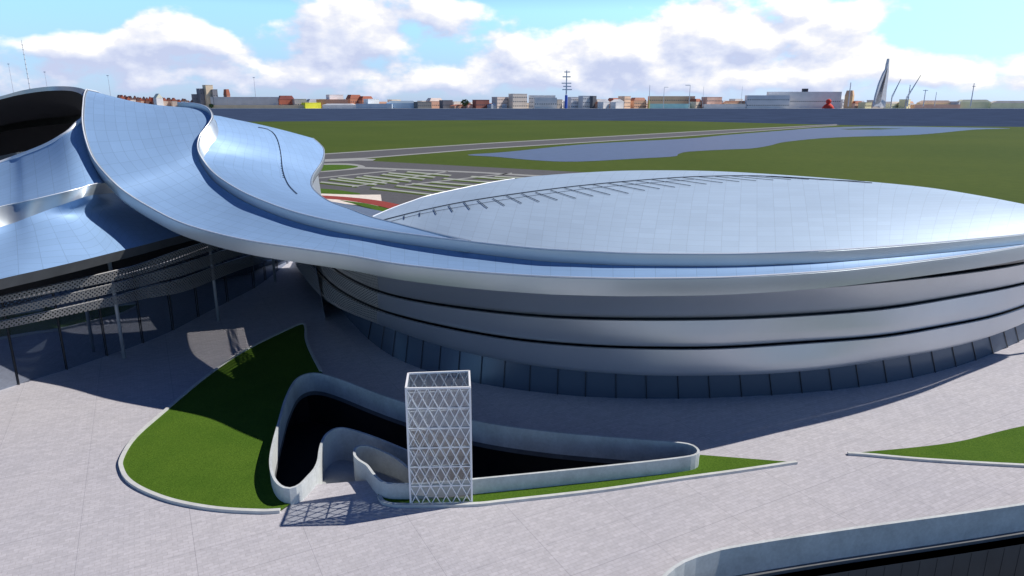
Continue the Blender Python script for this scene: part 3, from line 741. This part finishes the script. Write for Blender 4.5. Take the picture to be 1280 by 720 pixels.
for a, b in tk:
    P = [on(bvh_d, a[0]+(b[0]-a[0])*s/5, a[1]+(b[1]-a[1])*s/5) for s in range(6)]; P = [p for p in P if p]
    if len(P) > 1: MB().tube(P, .055, 4).build('roof_seam_bar', M['line'], hall)
bmc = bmesh.new(); bmc.from_mesh(roofC.data); bvh_c = BVHTree.FromBMesh(bmc)
cl = [(323, 159.8), (337, 163), (346, 173), (351, 191), (354, 215), (361, 232), (371.5, 243)]
P = walk(bvh_c, cl, 30, .1); MB().tube(P, .07, 4).build('roof_ridge_rail', M['line'], hall)
for p in P[2:20:1]:
    MB().bar(p, p + Vector((-1.6, -.2, .04)), .06).build('roof_seam_bar', M['line'], hall)
loft('added_shade_screen', [p + Vector((-.3, 0, -1.2)) for p in CR[36:92]], [Vector((p.x-.2, p.y, 15.5)) for p in CR[36:92]], 2, M['perf2'], hall)  # unseen perforated screen added to dim the sun patch on the plaza
# drum wall visible through the gap behind the upper roof
dw = smooth(spline([CRx[i] + Vector((-2.0, 0, 0)) for i in range(0, 44, 6)], 6), 4)
loft('drum_wall', [p + Vector((0, 0, -1.2)) for p in dw], [Vector((p.x+2.2, p.y+1, 0)) for p in dw], 6, M['band'], hall, prof=lambda t, u: 0)

# ================================================================== SIDE WING
wing = empty('side_wing', (-85, 110, 0), 'low side wing with layered blue roofs, perforated screens and leaning glass wall at the left', 'building')
A_far = [D(-260, 300, 96), D(-120, 246, 109), D(0, 203.5, 117), D(30, 193, 116.5), D(60, 180.5, 116), D(85, 165, 116.5), D(103, 150, 120), D(125, 146, 126)]
A_near = [U(-260, 320, 22), U(-120, 288, 24), U(0, 259, 25.5), U(35, 251.5, 26.3), U(69, 243.5, 27.0), U(98, 236.5, 27.5), U(128, 229, 27.8), U(165, 222, 27.6)]
Af, An = spline(A_far, 8), spline(A_near, 8)
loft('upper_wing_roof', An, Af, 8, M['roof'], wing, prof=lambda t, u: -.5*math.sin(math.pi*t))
rail('edge_trim', Af, .35, M['trim'], wing, .05)
loft('rim_drop', [p.copy() for p in Af], [p + Vector((0, 1.0, -4)) for p in Af], 1, M['soffit'], wing)
cols = [  # wall top, wall foot, curve, eaves
 (U(-260, 320, 22), U(-260, 350, 20), U(-260, 370, 19), U(-260, 410, 17.5)),
 (U(-120, 288, 24), U(-120, 316, 21.9), U(-120, 336, 20.3), U(-120, 378, 18)),
 (U(0, 259, 25.5), U(0, 284, 23), U(0, 304, 21.3), U(0, 348.7, 18.8)),
 (U(35, 251.5, 26.3), U(34, 272, 24), U(40, 291, 22.2), U(48, 338, 18.8)),
 (U(69, 243.5, 27.0), U(66, 260, 25.0), U(77, 280, 22.8), U(104, 325, 18.7)),
 (U(98, 236.5, 27.5), U(92, 251, 25.9), U(105, 271, 23.2), U(142, 315.5, 18.6)),
 (U(128, 229, 27.8), U(118, 243.5, 26.3), U(140, 263, 23.0), U(180.5, 306, 18.5)),
 (U(165, 235, 24.2), U(160, 243, 23.8), U(185, 262, 21.6), U(215, 297, 18.4)),
 (U(210, 262, 21), U(212, 266, 20.8), U(225, 278, 20.0), U(255, 288, 18.3)),
 (U(255, 288, 19.2), U(257, 289, 19), U(262, 290, 18.8), U(300, 283, 18.0))]
crv = [smooth(spline([c[k] for c in cols], 6), 2) for k in range(4)]
loft('inner_fascia', crv[0], crv[1], 4, M['fascia'], wing)
rws = []
for s in range(13):
    t = s/12
    rws.append([cat(a + (a-b)*.5 + Vector((0, 0, 1)), a, b, c, t*2) if t < .5 else cat(a, b, c, c + (c-b), t*2-1) for a, b, c in zip(crv[1], crv[2], crv[3])])
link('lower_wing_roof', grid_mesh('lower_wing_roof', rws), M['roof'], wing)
rail('edge_trim', crv[0], .08, M['trim'], wing, .08)
ev = crv[3]
loft('eaves_fascia', [p.copy() for p in ev], [p + Vector((-.5, .5, -1.5)) for p in ev], 2, M['soffit'], wing)
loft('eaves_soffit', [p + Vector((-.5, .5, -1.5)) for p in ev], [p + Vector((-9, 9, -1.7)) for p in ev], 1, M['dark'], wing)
# glass wall, ground line
gw = [(-260, 560), (-120, 525), (0, 488), (40, 475), (83, 462), (134, 444.5), (179, 428.6), (217, 412.6), (248, 396), (285, 377), (318, 360), (340, 344), (365, 325), (378, 315)]
G = smooth(spline([U(x, y, 0) for x, y in gw], 8), 6)
gt = [p + Vector((0, 0, 12.6)) for p in G]
loft('upper_wall', [p + Vector((-.3, .1, 12.6)) for p in G], [p + Vector((-.3, .1, 18)) for p in G], 1, M['dark'], wing)
gw_o = loft('glass_wall', G, gt, 3, M['glass_l'], wing)
for x in (-45, 22, 83, 134, 179, 217, 248, 285, 318, 333, 347, 358):
    best = min(range(len(G)-1), key=lambda i: abs((640+F*G[i].x/(G[i].y*cp+H*sp))-x))
    MB().bar(G[best] + Vector((.16, -.12, 0)), gt[best] + Vector((.16, -.12, 0)), .10).build('mullion', M['mullion'], gw_o)
# perforated screens
def scr(tops, bots, Ys):
    T = spline([D(x, y, Y) for (x, y), Y in zip(tops, Ys)], 8); B = spline([D(x, y, Y) for (x, y), Y in zip(bots, Ys)], 8)
    T, B = smooth(T, 3), smooth(B, 3)
    o = loft('perforated_screen', T, B, 2, M['perf'], wing)
    loft('screen_flange', [p + Vector((0, 0, .02)) for p in T], [p + Vector((-.35, .35, .02)) for p in T], 1, M['trim'], wing)
    return o
YS = [76, 89.5, 100, 106, 113, 128, 150]
scr([(-130, 392), (0, 370.8), (142, 339), (180, 328.8), (233, 310), (290, 294), (340, 286)], [(-130, 402), (0, 379), (142, 351), (180, 341.5), (233, 324), (290, 306), (340, 296)], YS)
scr([(-130, 409), (0, 386.8), (142, 354.5), (180, 344), (233, 329), (290, 310), (340, 299)], [(-130, 420), (0, 396.4), (142, 366), (180, 357), (233, 343), (290, 322), (340, 309)], YS)
scr([(-130, 426), (0, 402.6), (142, 370.8), (180, 360), (233, 347), (290, 326), (340, 312)], [(-130, 436), (0, 411.6), (142, 382), (180, 373.7), (233, 364), (290, 341), (340, 324)], YS)
for (bx, by, tz, r) in ((155.5, 448, 17.5, .28), (273, 401, 17.5, .28), (344, 352, 17.5, .3)):
    p = U(bx, by, 0); MB().bar(p, (p.x, p.y, tz), r, 16).build('column', M['column'], wing, True)
# far canopy with dark underside at the left
E_px = [(-160, 172, 120), (-80, 142, 124), (0, 120.5, 128), (30, 112.5, 130), (60, 108.3, 131), (85, 108, 132), (100, 110, 132), (108, 112.8, 132)]
E = spline([D(*p) for p in E_px], 8)
Eb = spline([D(*p) for p in [(-160, 178, 120), (-80, 147, 124), (0, 124.5, 128), (30, 117.5, 130), (60, 113.6, 131), (85, 113.3, 131.5), (99, 116.5, 131.5), (105, 122, 131)]], 8)
fa = loft('canopy_rim', E, Eb, 2, M['fascia'], wing)
Em = [D(x, y, Y) for x, y, Y in [(-160, 205, 175), (-80, 178, 177), (0, 158, 180), (30, 152, 180), (60, 148, 178), (85, 145.5, 174), (99, 144, 165), (106, 140, 150)]]
Em = spline(Em, 8)
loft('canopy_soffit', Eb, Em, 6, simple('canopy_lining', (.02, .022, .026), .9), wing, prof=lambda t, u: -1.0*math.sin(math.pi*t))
Eo = [p + Vector((0, -3, -1.8)) for p in Em]
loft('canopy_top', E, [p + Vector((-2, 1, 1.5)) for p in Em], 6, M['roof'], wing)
loft('courtyard_band', Em, Eo, 2, simple('courtyard_band_metal', (.16, .18, .18), .4, .5), wing)
loft('courtyard_wall', [p + Vector((0, .6, .3)) for p in Eo], [Vector((p.x, p.y+4, 0)) for p in Eo], 1, M['dark'], wing)
loft('courtyard_band', [p + Vector((0, 2, -3.0)) for p in Eo], [p + Vector((0, 2, -3.5)) for p in Eo], 1, simple('courtyard_ledge', (.10, .11, .12), .4, .5), wing)
loft('courtyard_glass', [p + Vector((0, 1, -5.5)) for p in Eo], [p + Vector((0, 1, -14)) for p in Eo], 1, M['glass'], wing)

# ================================================================== LIFT TOWER
FL, FR = U(513.5, 631.5, 0), U(590, 629.8, 0)
TZ = 12.95
BL, BR = U(510.3, 467, TZ), U(586.5, 464, TZ)
BL.z = BR.z = 0
tw = empty('lift_tower', ((FL+BR)/2), 'tall white diagrid glass lift tower standing beside the ramp mouth', 'tower')
corners = [FL, FR, BR, BL]
fr = MB()
for c in corners: fr.bar(c, c + Vector((0, 0, TZ)), .12)
for a, b in zip(corners, corners[1:] + corners[:1]):
    for z in (.1, TZ): fr.bar(a + Vector((0, 0, z)), b + Vector((0, 0, z)), .13)
fr.build('frame', M['white'], tw)
ROWS = 6
for a, b, nb in ((FL, FR, 6), (FR, BR, 4), (BR, BL, 6), (BL, FL, 4)):
    la = MB(); rh = TZ/ROWS
    for r in range(ROWS):
        z0, z1 = Vector((0, 0, r*rh)), Vector((0, 0, (r+1)*rh))
        if r: la.bar(a+z0, b+z0, .065)
        for k in range(nb):
            p, q = a.lerp(b, k/nb), a.lerp(b, (k+1)/nb)
            la.bar(p+z0, q+z1, .06); la.bar(q+z0, p+z1, .06)
    la.build('lattice', M['white'], tw)
    n_ = (b-a).normalized().cross(Vector((0, 0, 1)))*-.12
    MB().add([a+n_, b+n_, b+n_+Vector((0, 0, TZ-.05)), a+n_+Vector((0, 0, TZ-.05))], [(0, 1, 2, 3)]).build('glass_pane', M['liftglass'], tw)
cc_ = (FL+FR+BL+BR)/4
core = MB(); core.box(cc_.x-1.1, cc_.x+1.1, cc_.y-.9, cc_.y+.9, 0, .25); core.bar(cc_ + Vector((-1.4, .8, 0)), cc_ + Vector((-1.4, .8, TZ-.4)), .08); core.bar(cc_ + Vector((1.4, .8, 0)), cc_ + Vector((1.4, .8, TZ-.4)), .08)
core.build('lift_rails', M['column'], tw)

# ================================================================== FAR CITY
YC = 5700.0
mpp = lambda Y: (Y*cp + H*sp)/F
CM = {}
def cmat(c):
    k = tuple(round(v, 2) for v in c)
    if k not in CM: CM[k] = simple('city_paint', tuple(min(.86, v*1.4) for v in c), .85, 0, .08, .02)
    return CM[k]
winm = simple('far_window_glass', (.08, .1, .13), .3)
GY = 135.2
def bld(x0, x1, ytop, col, label, cat_='building', roof=None, rcol=(.3, .1, .06), wins=0, extra=None, Y=YC, depth=60, group=None, name='city_building'):
    m = mpp(Y); X0, X1 = (x0-640)*m, (x1-640)*m; z1 = D((x0+x1)/2, ytop, Y).z
    b = empty(name, ((X0+X1)/2, Y, -.5), label, cat_, group)
    zt = z1 if roof is None else z1 - (z1+.5)*.3
    MB().box(X0, X1, Y, Y+depth, -.5, zt).build('wall', cmat(col), b)
    if roof == 'gable': MB().gable(X0-1, X1+1, Y-1, Y+depth+1, zt+.05, z1).build('roof', cmat(rcol), b)
    elif roof == 'hip': MB().box(X0-1, X1+1, Y-1, Y+depth+1, zt+.05, z1, .72).build('roof', cmat(rcol), b)
    else: MB().box(X0-1.2, X1+1.2, Y-1.2, Y+depth+1.2, zt+.05, zt+2.2).build('roof', cmat(tuple(min(.8, c*1.15) for c in col)), b)
    if wins:
        nx = max(2, int((X1-X0)/17))
        for r in range(wins):
            zz = zt*(r+.55)/(wins+.3)
            if group: MB().box(X0+4, X1-4, Y-.6, Y-.05, zz-2.6, zz+2.6).build('window_band', winm, b); continue
            for k in range(nx):
                xc = X0 + (X1-X0)*(k+.5)/nx; MB().box(xc-4.8, xc+4.8, Y-.6, Y-.05, zz-3.2, zz+3.2).build('window', winm, b)
    if X1-X0 < 175: b.rotation_euler.z = R(40 + 8*math.sin(x0*1.7))
    return b
def lab(*a): return ' '.join(a)
BR_, WH, GR, BE, CRM, DK, BL_, YE = (.33, .15, .10), (.78, .78, .76), (.36, .38, .42), (.55, .45, .32), (.68, .62, .5), (.10, .11, .13), (.35, .48, .62), (.75, .72, .05)
bld(243, 255, 118, (.16, .16, .18), 'dark stepped block left of the beige stair tower on the skyline', wins=2)
bld(252, 262, 111, (.18, .18, .2), 'tall dark grey block touching the beige stair tower', wins=3)
bld(260, 269, 106.5, BE, 'tall plain beige tower, highest block on the left skyline', 'tower block')
bld(268, 274, 112, (.2, .2, .22), 'narrow dark block right of the beige tower', wins=2)
bld(264, 353, 121.5, (.45, .46, .48), 'very long low grey slab building behind the roof crest', wins=0, Y=5690)
bld(240, 380, 131.8, BE, 'long low beige quay shed along the left waterfront', 'shed', Y=5630, depth=30)
bld(285, 289.5, 111.5, BR_, 'slender red brick tower rising over the long grey slab', 'tower', roof='hip')
bld(350, 369, 119.5, (.36, .11, .07), 'red brick house with a dark roof at the end of the long grey slab', roof='hip', rcol=(.2, .06, .05), wins=1)
bld(369, 384, 124, (.34, .33, .33), 'low grey block between the red house and the yellow shed', wins=1)
bld(381, 402.5, 128.5, YE, 'bright yellow warehouse on the waterfront', 'warehouse', Y=5660)
bld(396, 436, 124.5, (.38, .22, .17), 'long brown roofed block behind the yellow warehouse', Y=5760)
bld(412, 431, 118.6, WH, 'white box building above the brown roofs', Y=5820)
bld(403, 445, 129.5, (.8, .82, .84), 'white tent roofed hall right of the yellow warehouse', 'hall', roof='hip', rcol=(.8, .82, .85), Y=5650)
bld(437, 455, 118.4, (.42, .17, .1), 'orange brick apartment block with pale windows', roof='hip', rcol=(.3, .1, .06), wins=2, Y=5780)
bld(452, 469, 120.2, (.45, .2, .13), 'second orange brick block, slightly lower', roof='hip', rcol=(.3, .1, .06), wins=2, Y=5800)
bld(459, 476, 124, (.6, .66, .7), 'pale blue clad block in front of the brick blocks', wins=1, Y=5740)
bld(445, 490, 130, (.32, .4, .5), 'long low blue grey shed at the waterfront', 'shed', Y=5650)
bld(483, 522, 126, BL_, 'wide light blue hall with a shallow roof', 'hall', roof='hip', rcol=(.5, .58, .66))
bld(521, 541, 127.5, (.13, .14, .15), 'dark glass block left of the small dark tower block', wins=1, Y=5660)
bld(536, 556, 122.5, (.5, .3, .22), 'pinkish block with stepped roof', roof='hip', rcol=(.6, .5, .45), wins=1, Y=5790)
bld(553, 567, 125.5, (.12, .12, .14), 'small dark grey block beside the tree', wins=1, Y=5670)
bld(566, 586, 130.5, (.42, .25, .18), 'row of low brick houses below the tree', roof='gable', Y=5660)
bld(584, 592, 129, (.5, .3, .25), 'little gabled brick house', 'house', roof='gable', Y=5640)
bld(594, 613, 125, (.26, .10, .08), 'dark red brick box at the middle of the skyline', wins=1, Y=5670)
bld(612, 636, 129.5, (.3, .35, .42), 'low blue grey shed right of the dark red box', 'shed', roof='hip', rcol=(.4, .46, .55), Y=5670)
bld(618, 641, 121.5, (.5, .42, .38), 'apartment block with brown balconies left of the flat roofed pale block', wins=3)
bld(639, 661, 117.5, (.52, .47, .42), 'taller apartment block with a cluttered roof', wins=3, Y=5720)
bld(661, 694, 119.5, (.72, .68, .62), 'wide pale apartment block behind the cream building', wins=3, Y=5790)
bld(668, 696, 122.5, (.82, .78, .6), 'cream office block with a band of dark windows', wins=1, Y=5660)
bld(695, 704, 124.5, (.3, .28, .26), 'narrow dark block at the foot of the tall mast', wins=1, Y=5680)
bld(712, 728, 121.5, (.55, .55, .56), 'grey and white apartment block right of the mast', wins=3, Y=5720)
bld(727, 741, 120, (.48, .5, .52), 'grey apartment block with white balconies', wins=3, Y=5690)
bld(739.5, 746.5, 120.2, (.09, .10, .12), 'narrow almost black block at the end of the grey apartments')
bld(747, 764, 127, (.45, .25, .18), 'low orange roofed house left of the white tents', 'house', roof='hip', rcol=(.4, .16, .1))
bld(752, 764, 124, (.85, .85, .84), 'left white pointed tent roof', 'tent', roof='gable', rcol=(.85, .85, .84), Y=5640, name='tent_pavilion')
bld(767, 783, 124, (.85, .85, .84), 'right white pointed tent roof', 'tent', roof='gable', rcol=(.85, .85, .84), Y=5640, name='tent_pavilion')
bld(763, 778, 122.5, (.5, .3, .2), 'brick house behind the tents', roof='hip', rcol=(.34, .13, .09), wins=2, Y=5760)
bld(777, 791, 120.5, (.6, .42, .3), 'tan brick block left of the yellow based mast', wins=3)
bld(790, 810, 122, (.58, .36, .24), 'brown terraced block behind the yellow based mast', roof='hip', rcol=(.4, .2, .14), wins=2, Y=5780)
bld(811, 868, 120.5, (.58, .38, .26), 'long terracotta block behind the turquoise hall', wins=2, Y=5790)
bld(813, 862, 130, (.35, .62, .62), 'long turquoise waterfront hall', 'hall', Y=5650)
bld(866, 880, 123.5, (.5, .42, .34), 'tan house at the right end of the terracotta block', roof='hip', wins=1)
bld(879, 906, 121.5, (.48, .32, .26), 'flat block with a rusty roof frame', wins=2, Y=5740)
bld(880, 932, 130.5, (.8, .74, .66), 'long low cream quay building', 'shed', Y=5650)
bld(905, 935, 126, (.62, .42, .28), 'low orange roofed row left of the big white hall', roof='hip', rcol=(.5, .26, .16))
bld(933, 986, 119.5, (.85, .84, .8), 'white lower wing with a band of windows, left half of the big hall', wins=2, Y=5660)
bld(960, 1050, 115, (.86, .87, .88), 'big white hall with a sloping roofline', 'hall', wins=1, Y=5740)
tk_ = empty('roof_tank', (D(1006, 115, 5760).x, 5760, D(1006, 115, 5760).z), 'small black tank on top of the white hall', 'tank')
MB().box(tk_.location.x-20, tk_.location.x+20, 5745, 5775, tk_.location.z-2, D(1006, 110.8, 5760).z).build('tank_body', cmat((.07, .07, .08)), tk_); MB().box(tk_.location.x-26, tk_.location.x+26, 5742, 5778, tk_.location.z-4, tk_.location.z-1.9).build('tank_base', cmat((.4, .4, .42)), tk_)
bld(1062, 1068, 113, (.66, .45, .26), 'slim ochre tower right of the white hall', 'tower', roof='hip', rcol=(.6, .4, .25))
bld(1064, 1082, 126.5, (.62, .42, .32), 'low ochre and red block beside the ochre tower', roof='hip', wins=1)
bld(1078, 1092, 128, (.75, .6, .4), 'low sand coloured building left of the sail shaped tower', wins=1, Y=5650)
bld(1108, 1130, 127, (.72, .6, .42), 'low sand building right of the sail shaped tower', roof='hip', rcol=(.5, .45, .4), wins=1)
bld(1128, 1142, 124.5, (.74, .58, .36), 'sand block under the second crane', wins=1, Y=5680)
bld(1150, 1190, 125.5, (.7, .52, .34), 'long sandy shed with a roof rising to the right', 'shed', roof='hip', rcol=(.55, .42, .32), Y=5700)
bld(1143, 1200, 131, (.72, .4, .32), 'low reddish quay wall building', 'shed', Y=5640)
bld(1190, 1215, 127, (.42, .44, .46), 'grey plant building with roof machinery', wins=1)
bld(1198, 1238, 124.5, (.74, .62, .4), 'broad sand hall left of the far right roof', 'hall', roof='hip', rcol=(.7, .6, .42), Y=5670)
bld(1238, 1300, 126, (.74, .63, .42), 'sand coloured hall with a grey curved roof at the far right', 'hall', roof='hip', rcol=(.45, .42, .38), Y=5650)
# roof-top houses on the left skyline
for k in range(26):
    x = 150 + k*3.7 + random.uniform(-1, 1); wd = random.uniform(3.5, 6)
    cl_, nm = random.choice([((.42, .2, .14), 'brick'), ((.7, .66, .6), 'pale'), ((.3, .14, .1), 'dark red'), ((.5, .4, .33), 'tan')])
    bld(x, x+wd, 119.5 + (x-150)*.055 + random.uniform(-1.2, 1.6), cl_, 'small gabled terrace house in the row along the left skyline', 'house', roof='gable', rcol=random.choice([(.12, .09, .09), (.32, .1, .06), (.2, .1, .08)]), Y=5700 + (k % 3)*40, group='terrace houses on the left skyline', name='terrace_house')
bld(197, 205, 117, (.85, .8, .7), 'cream gabled house standing over the left terrace row', 'house', roof='gable', rcol=(.8, .7, .5), Y=5650)
# hazier housing rows behind the waterfront
x = 386
while x < 1290:
    wd = random.uniform(9, 24)
    yt = random.uniform(123.5, 129) if x < 1090 else random.uniform(126, 130)
    kind = random.random()
    bld(x, x+wd, yt, random.choice([(.55, .5, .45), (.6, .58, .56), (.42, .28, .22), (.5, .52, .56), (.62, .52, .42), (.36, .33, .32)]), 'pale housing block in the back row of the skyline', roof='hip' if kind < .45 else None,
        rcol=random.choice([(.34, .17, .12), (.3, .3, .33), (.42, .25, .18)]), wins=2 if yt < 126.5 else 1, Y=6050 + random.choice((0, 90, 180)), group='housing blocks in the back row of the skyline', name='housing_block')
    x += wd*random.uniform(.8, 1.25)
# masts, lamps, cranes
def pole(x, y0, y1, r, label, cat_='mast', arms=None, name='mast', c=(.8, .8, .8), Y=5600, base=None):
    a = D(x, y1, Y); b = D(x, y0, Y); o = empty(name, (b.x, Y, -.5), label, cat_)
    MB().bar((b.x, Y, -.5 if y0 > 134 else b.z), (b.x, Y, a.z), r, 8, r*.6).build('pole', cmat(c), o)
    if arms:
        for (dx0, dx1, yy, rr) in arms:
            z = D(x, yy, Y).z; m = mpp(Y); MB().bar((b.x+dx0*m, Y, z), (b.x+dx1*m, Y, z), rr).build('cross_arm', cmat(c), o)
    if base: MB().bar((b.x, Y, -.5), (b.x, Y, D(x, base[0], Y).z), r*1.5, 10).build('base', cmat(base[1]), o)
    return o
pole(707.5, 135, 88, 7, 'tall white lattice mast with stacked antennas and a blue foot', arms=[(-3, 4, 90, 5), (-5, 5, 96, 6), (-6, 6, 104, 5), (-4, 6, 108, 5), (-5, 7, 112, 5)], base=(119, (.05, .12, .5)), name='antenna_mast', c=(.85, .85, .85))
pole(39, 120, 50, 3.2, 'thin tall lattice mast at the far left', arms=[(-1.2, 1.2, y, 1.5) for y in range(56, 112, 6)], c=(.7, .7, .76), name='antenna_mast')
for x, y, l in ((18, 80, 'leftmost street light over the skyline'), (61, 90, 'street light left of the roof crest'), (138.5, 94.5, 'street light right of the canopy crest'), (319.5, 97, 'street light above the long grey slab')):
    pole(x, 121, y, 1.6, l, 'lamp', [(-1.3, 1.3, y, 3)], 'floodlight_mast', (.4, .4, .45))
pole(811, 135, 106.5, 3, 'slim white mast on a yellow base', base=(125, (.75, .62, .15)), name='mast')
pole(829, 135, 109.5, 2.4, 'white street lamp with an arm to the right, left of the pair', 'lamp', [(0, 5, 109, 2.2)], 'street_lamp')
pole(861, 135, 106.7, 3, 'white street lamp with an arm to the left, right of the pair', 'lamp', [(-6, 0, 106.5, 3)], 'street_lamp')
pole(1060, 133, 103, 5, 'white pointed mast beside the ochre tower', c=(.88, .88, .88))
pole(1134, 133, 106, 5, 'white mast under the second crane', c=(.88, .88, .88))
pole(1154, 133, 112, 4, 'white mast with a short cross arm', arms=[(-3, 3, 113, 3)], c=(.88, .88, .88))
pole(1168, 133, 115, 3, 'short white mast halfway between cranes and far right sand hall', c=(.86, .86, .86))
pole(1213, 133, 104, 4.5, 'white mast right of the cranes', arms=[(-1.5, 2, 108, 3)], c=(.88, .88, .88))
pole(878, 133, 108, 1.5, 'very thin mast on the right of the terracotta block', c=(.6, .6, .65))
pole(926, 133, 108, 1.5, 'very thin mast left of the white hall', c=(.7, .7, .75))
for (x0, y0, x1, y1, l) in ((1115, 121, 1126, 99, 'shorter grey harbour crane jib by the sail tower'), (1133, 123, 1151, 94, 'longer grey harbour crane jib')):
    a, b = D(x0, y0, 5650), D(x1, y1, 5650); o = empty('harbour_crane', (a.x, 5650, -.5), l, 'crane')
    n_ = (b-a).normalized(); s_ = Vector((-n_.z, 0, n_.x))*5
    mb = MB(); mb.bar(a-s_, b, 2.0).bar(a+s_, b, 2.0)
    for k in range(9): mb.bar(a.lerp(b, k/9) - s_*(1-k/9), a.lerp(b, (k+1)/9) + s_*(1-(k+1)/9), 1.4)
    mb.build('jib', cmat((.3, .33, .42)), o); MB().bar((a.x, 5650, -.5), a, 4).build('crane_tower', cmat((.4, .42, .46)), o)
# sail-shaped tower
def sail(bx, pts, col, name, parent, th=14):
    P = [D(x, y, 5600) for x, y in pts]; mb = MB(); n = len(P)
    mb.add([p for p in P] + [p + Vector((0, th, 0)) for p in P], [tuple(range(n)), tuple(range(2*n-1, n-1, -1))] + [(i, (i+1) % n, n+(i+1) % n, n+i) for i in range(n)])
    return mb.build(name, cmat(col), parent)
so_ = empty('sail_tower', (D(1100, 135, 5600).x, 5600, -.5), 'sail shaped tower with a dark curved lattice face and white spine', 'tower')
sail(0, [(1087, 133), (1090, 120), (1096, 105), (1104, 92), (1111.5, 84), (1108, 100), (1104, 118), (1100, 133)], (.6, .6, .6), 'lattice_face', so_)
sail(0, [(1100, 134.5), (1104, 118), (1108, 100), (1112, 80), (1114.6, 73), (1115, 90), (1112.5, 115), (1112, 134.5)], (.88, .88, .88), 'spine', so_, 20)
for k in range(7):
    t = k/6; a = D(1088+13*t*.9, 131-3*t, 5598); b = D(1111, 85.5, 5598)
    MB().bar(a, b, 1.1).build('rib', cmat((.12, .11, .11)), so_)
so_.rotation_euler.z = R(32)
# red rounded silo and a tree
ro = empty('red_silo', (D(1035, 135, 5600).x, 5600, -.5), 'bright red rounded dome in front of the white hall', 'silo')
bmx = bmesh.new(); bmesh.ops.create_uvsphere(bmx, u_segments=20, v_segments=12, radius=1)
for v in bmx.verts: v.co = Vector((v.co.x*(46 - 14*max(0, v.co.z)), v.co.y*40, v.co.z*40 if v.co.z > 0 else v.co.z)) + Vector((D(1035, 135, 5600).x, 5600, 0))
me = bpy.data.meshes.new('shell'); bmx.to_mesh(me); link('shell', me, cmat((.75, .05, .03)), ro)
px_ = D(1036, 125, 5600); bmx = bmesh.new(); bmesh.ops.create_uvsphere(bmx, u_segments=16, v_segments=10, radius=20)
for v in bmx.verts: v.co += Vector((px_.x, 5600, 52))
me = bpy.data.meshes.new('cap'); bmx.to_mesh(me); link('cap', me, cmat((.75, .05, .03)), ro)
def blob_tree(x, ytop, wpx, Y, label):
    m = mpp(Y); c = D(x, ytop, Y); t = empty('round_tree', (c.x, Y, -.5), label, 'tree'); mb = MB()
    for k in range(260):
        u = Vector((random.gauss(0, 1), random.gauss(0, 1), random.gauss(0, 1))).normalized()*random.uniform(.3, 1)**.5
        p = Vector((c.x + u.x*wpx*m/2, Y + u.y*20, c.z*.62 + u.z*c.z*.38)); s = random.uniform(3, 6)
        a = Vector((random.uniform(-1, 1), random.uniform(-1, 1), random.uniform(-1, 1))).normalized()*s; b = a.cross(Vector((.3, .8, .4))).normalized()*s
        mb.add([p-a, p+b, p+a, p-b], [(0, 1, 2, 3)])
    mb.build('crown', cmat((.05, .09, .03)), t); MB().bar((c.x, Y, -.5), (c.x, Y, c.z*.5), 3).build('trunk', cmat((.12, .08, .05)), t)
blob_tree(581, 124, 11, 5640, 'dark green round tree on the skyline between brick houses')
blob_tree(264, 130, 5, 5625, 'small dark tree at the foot of the beige tower')
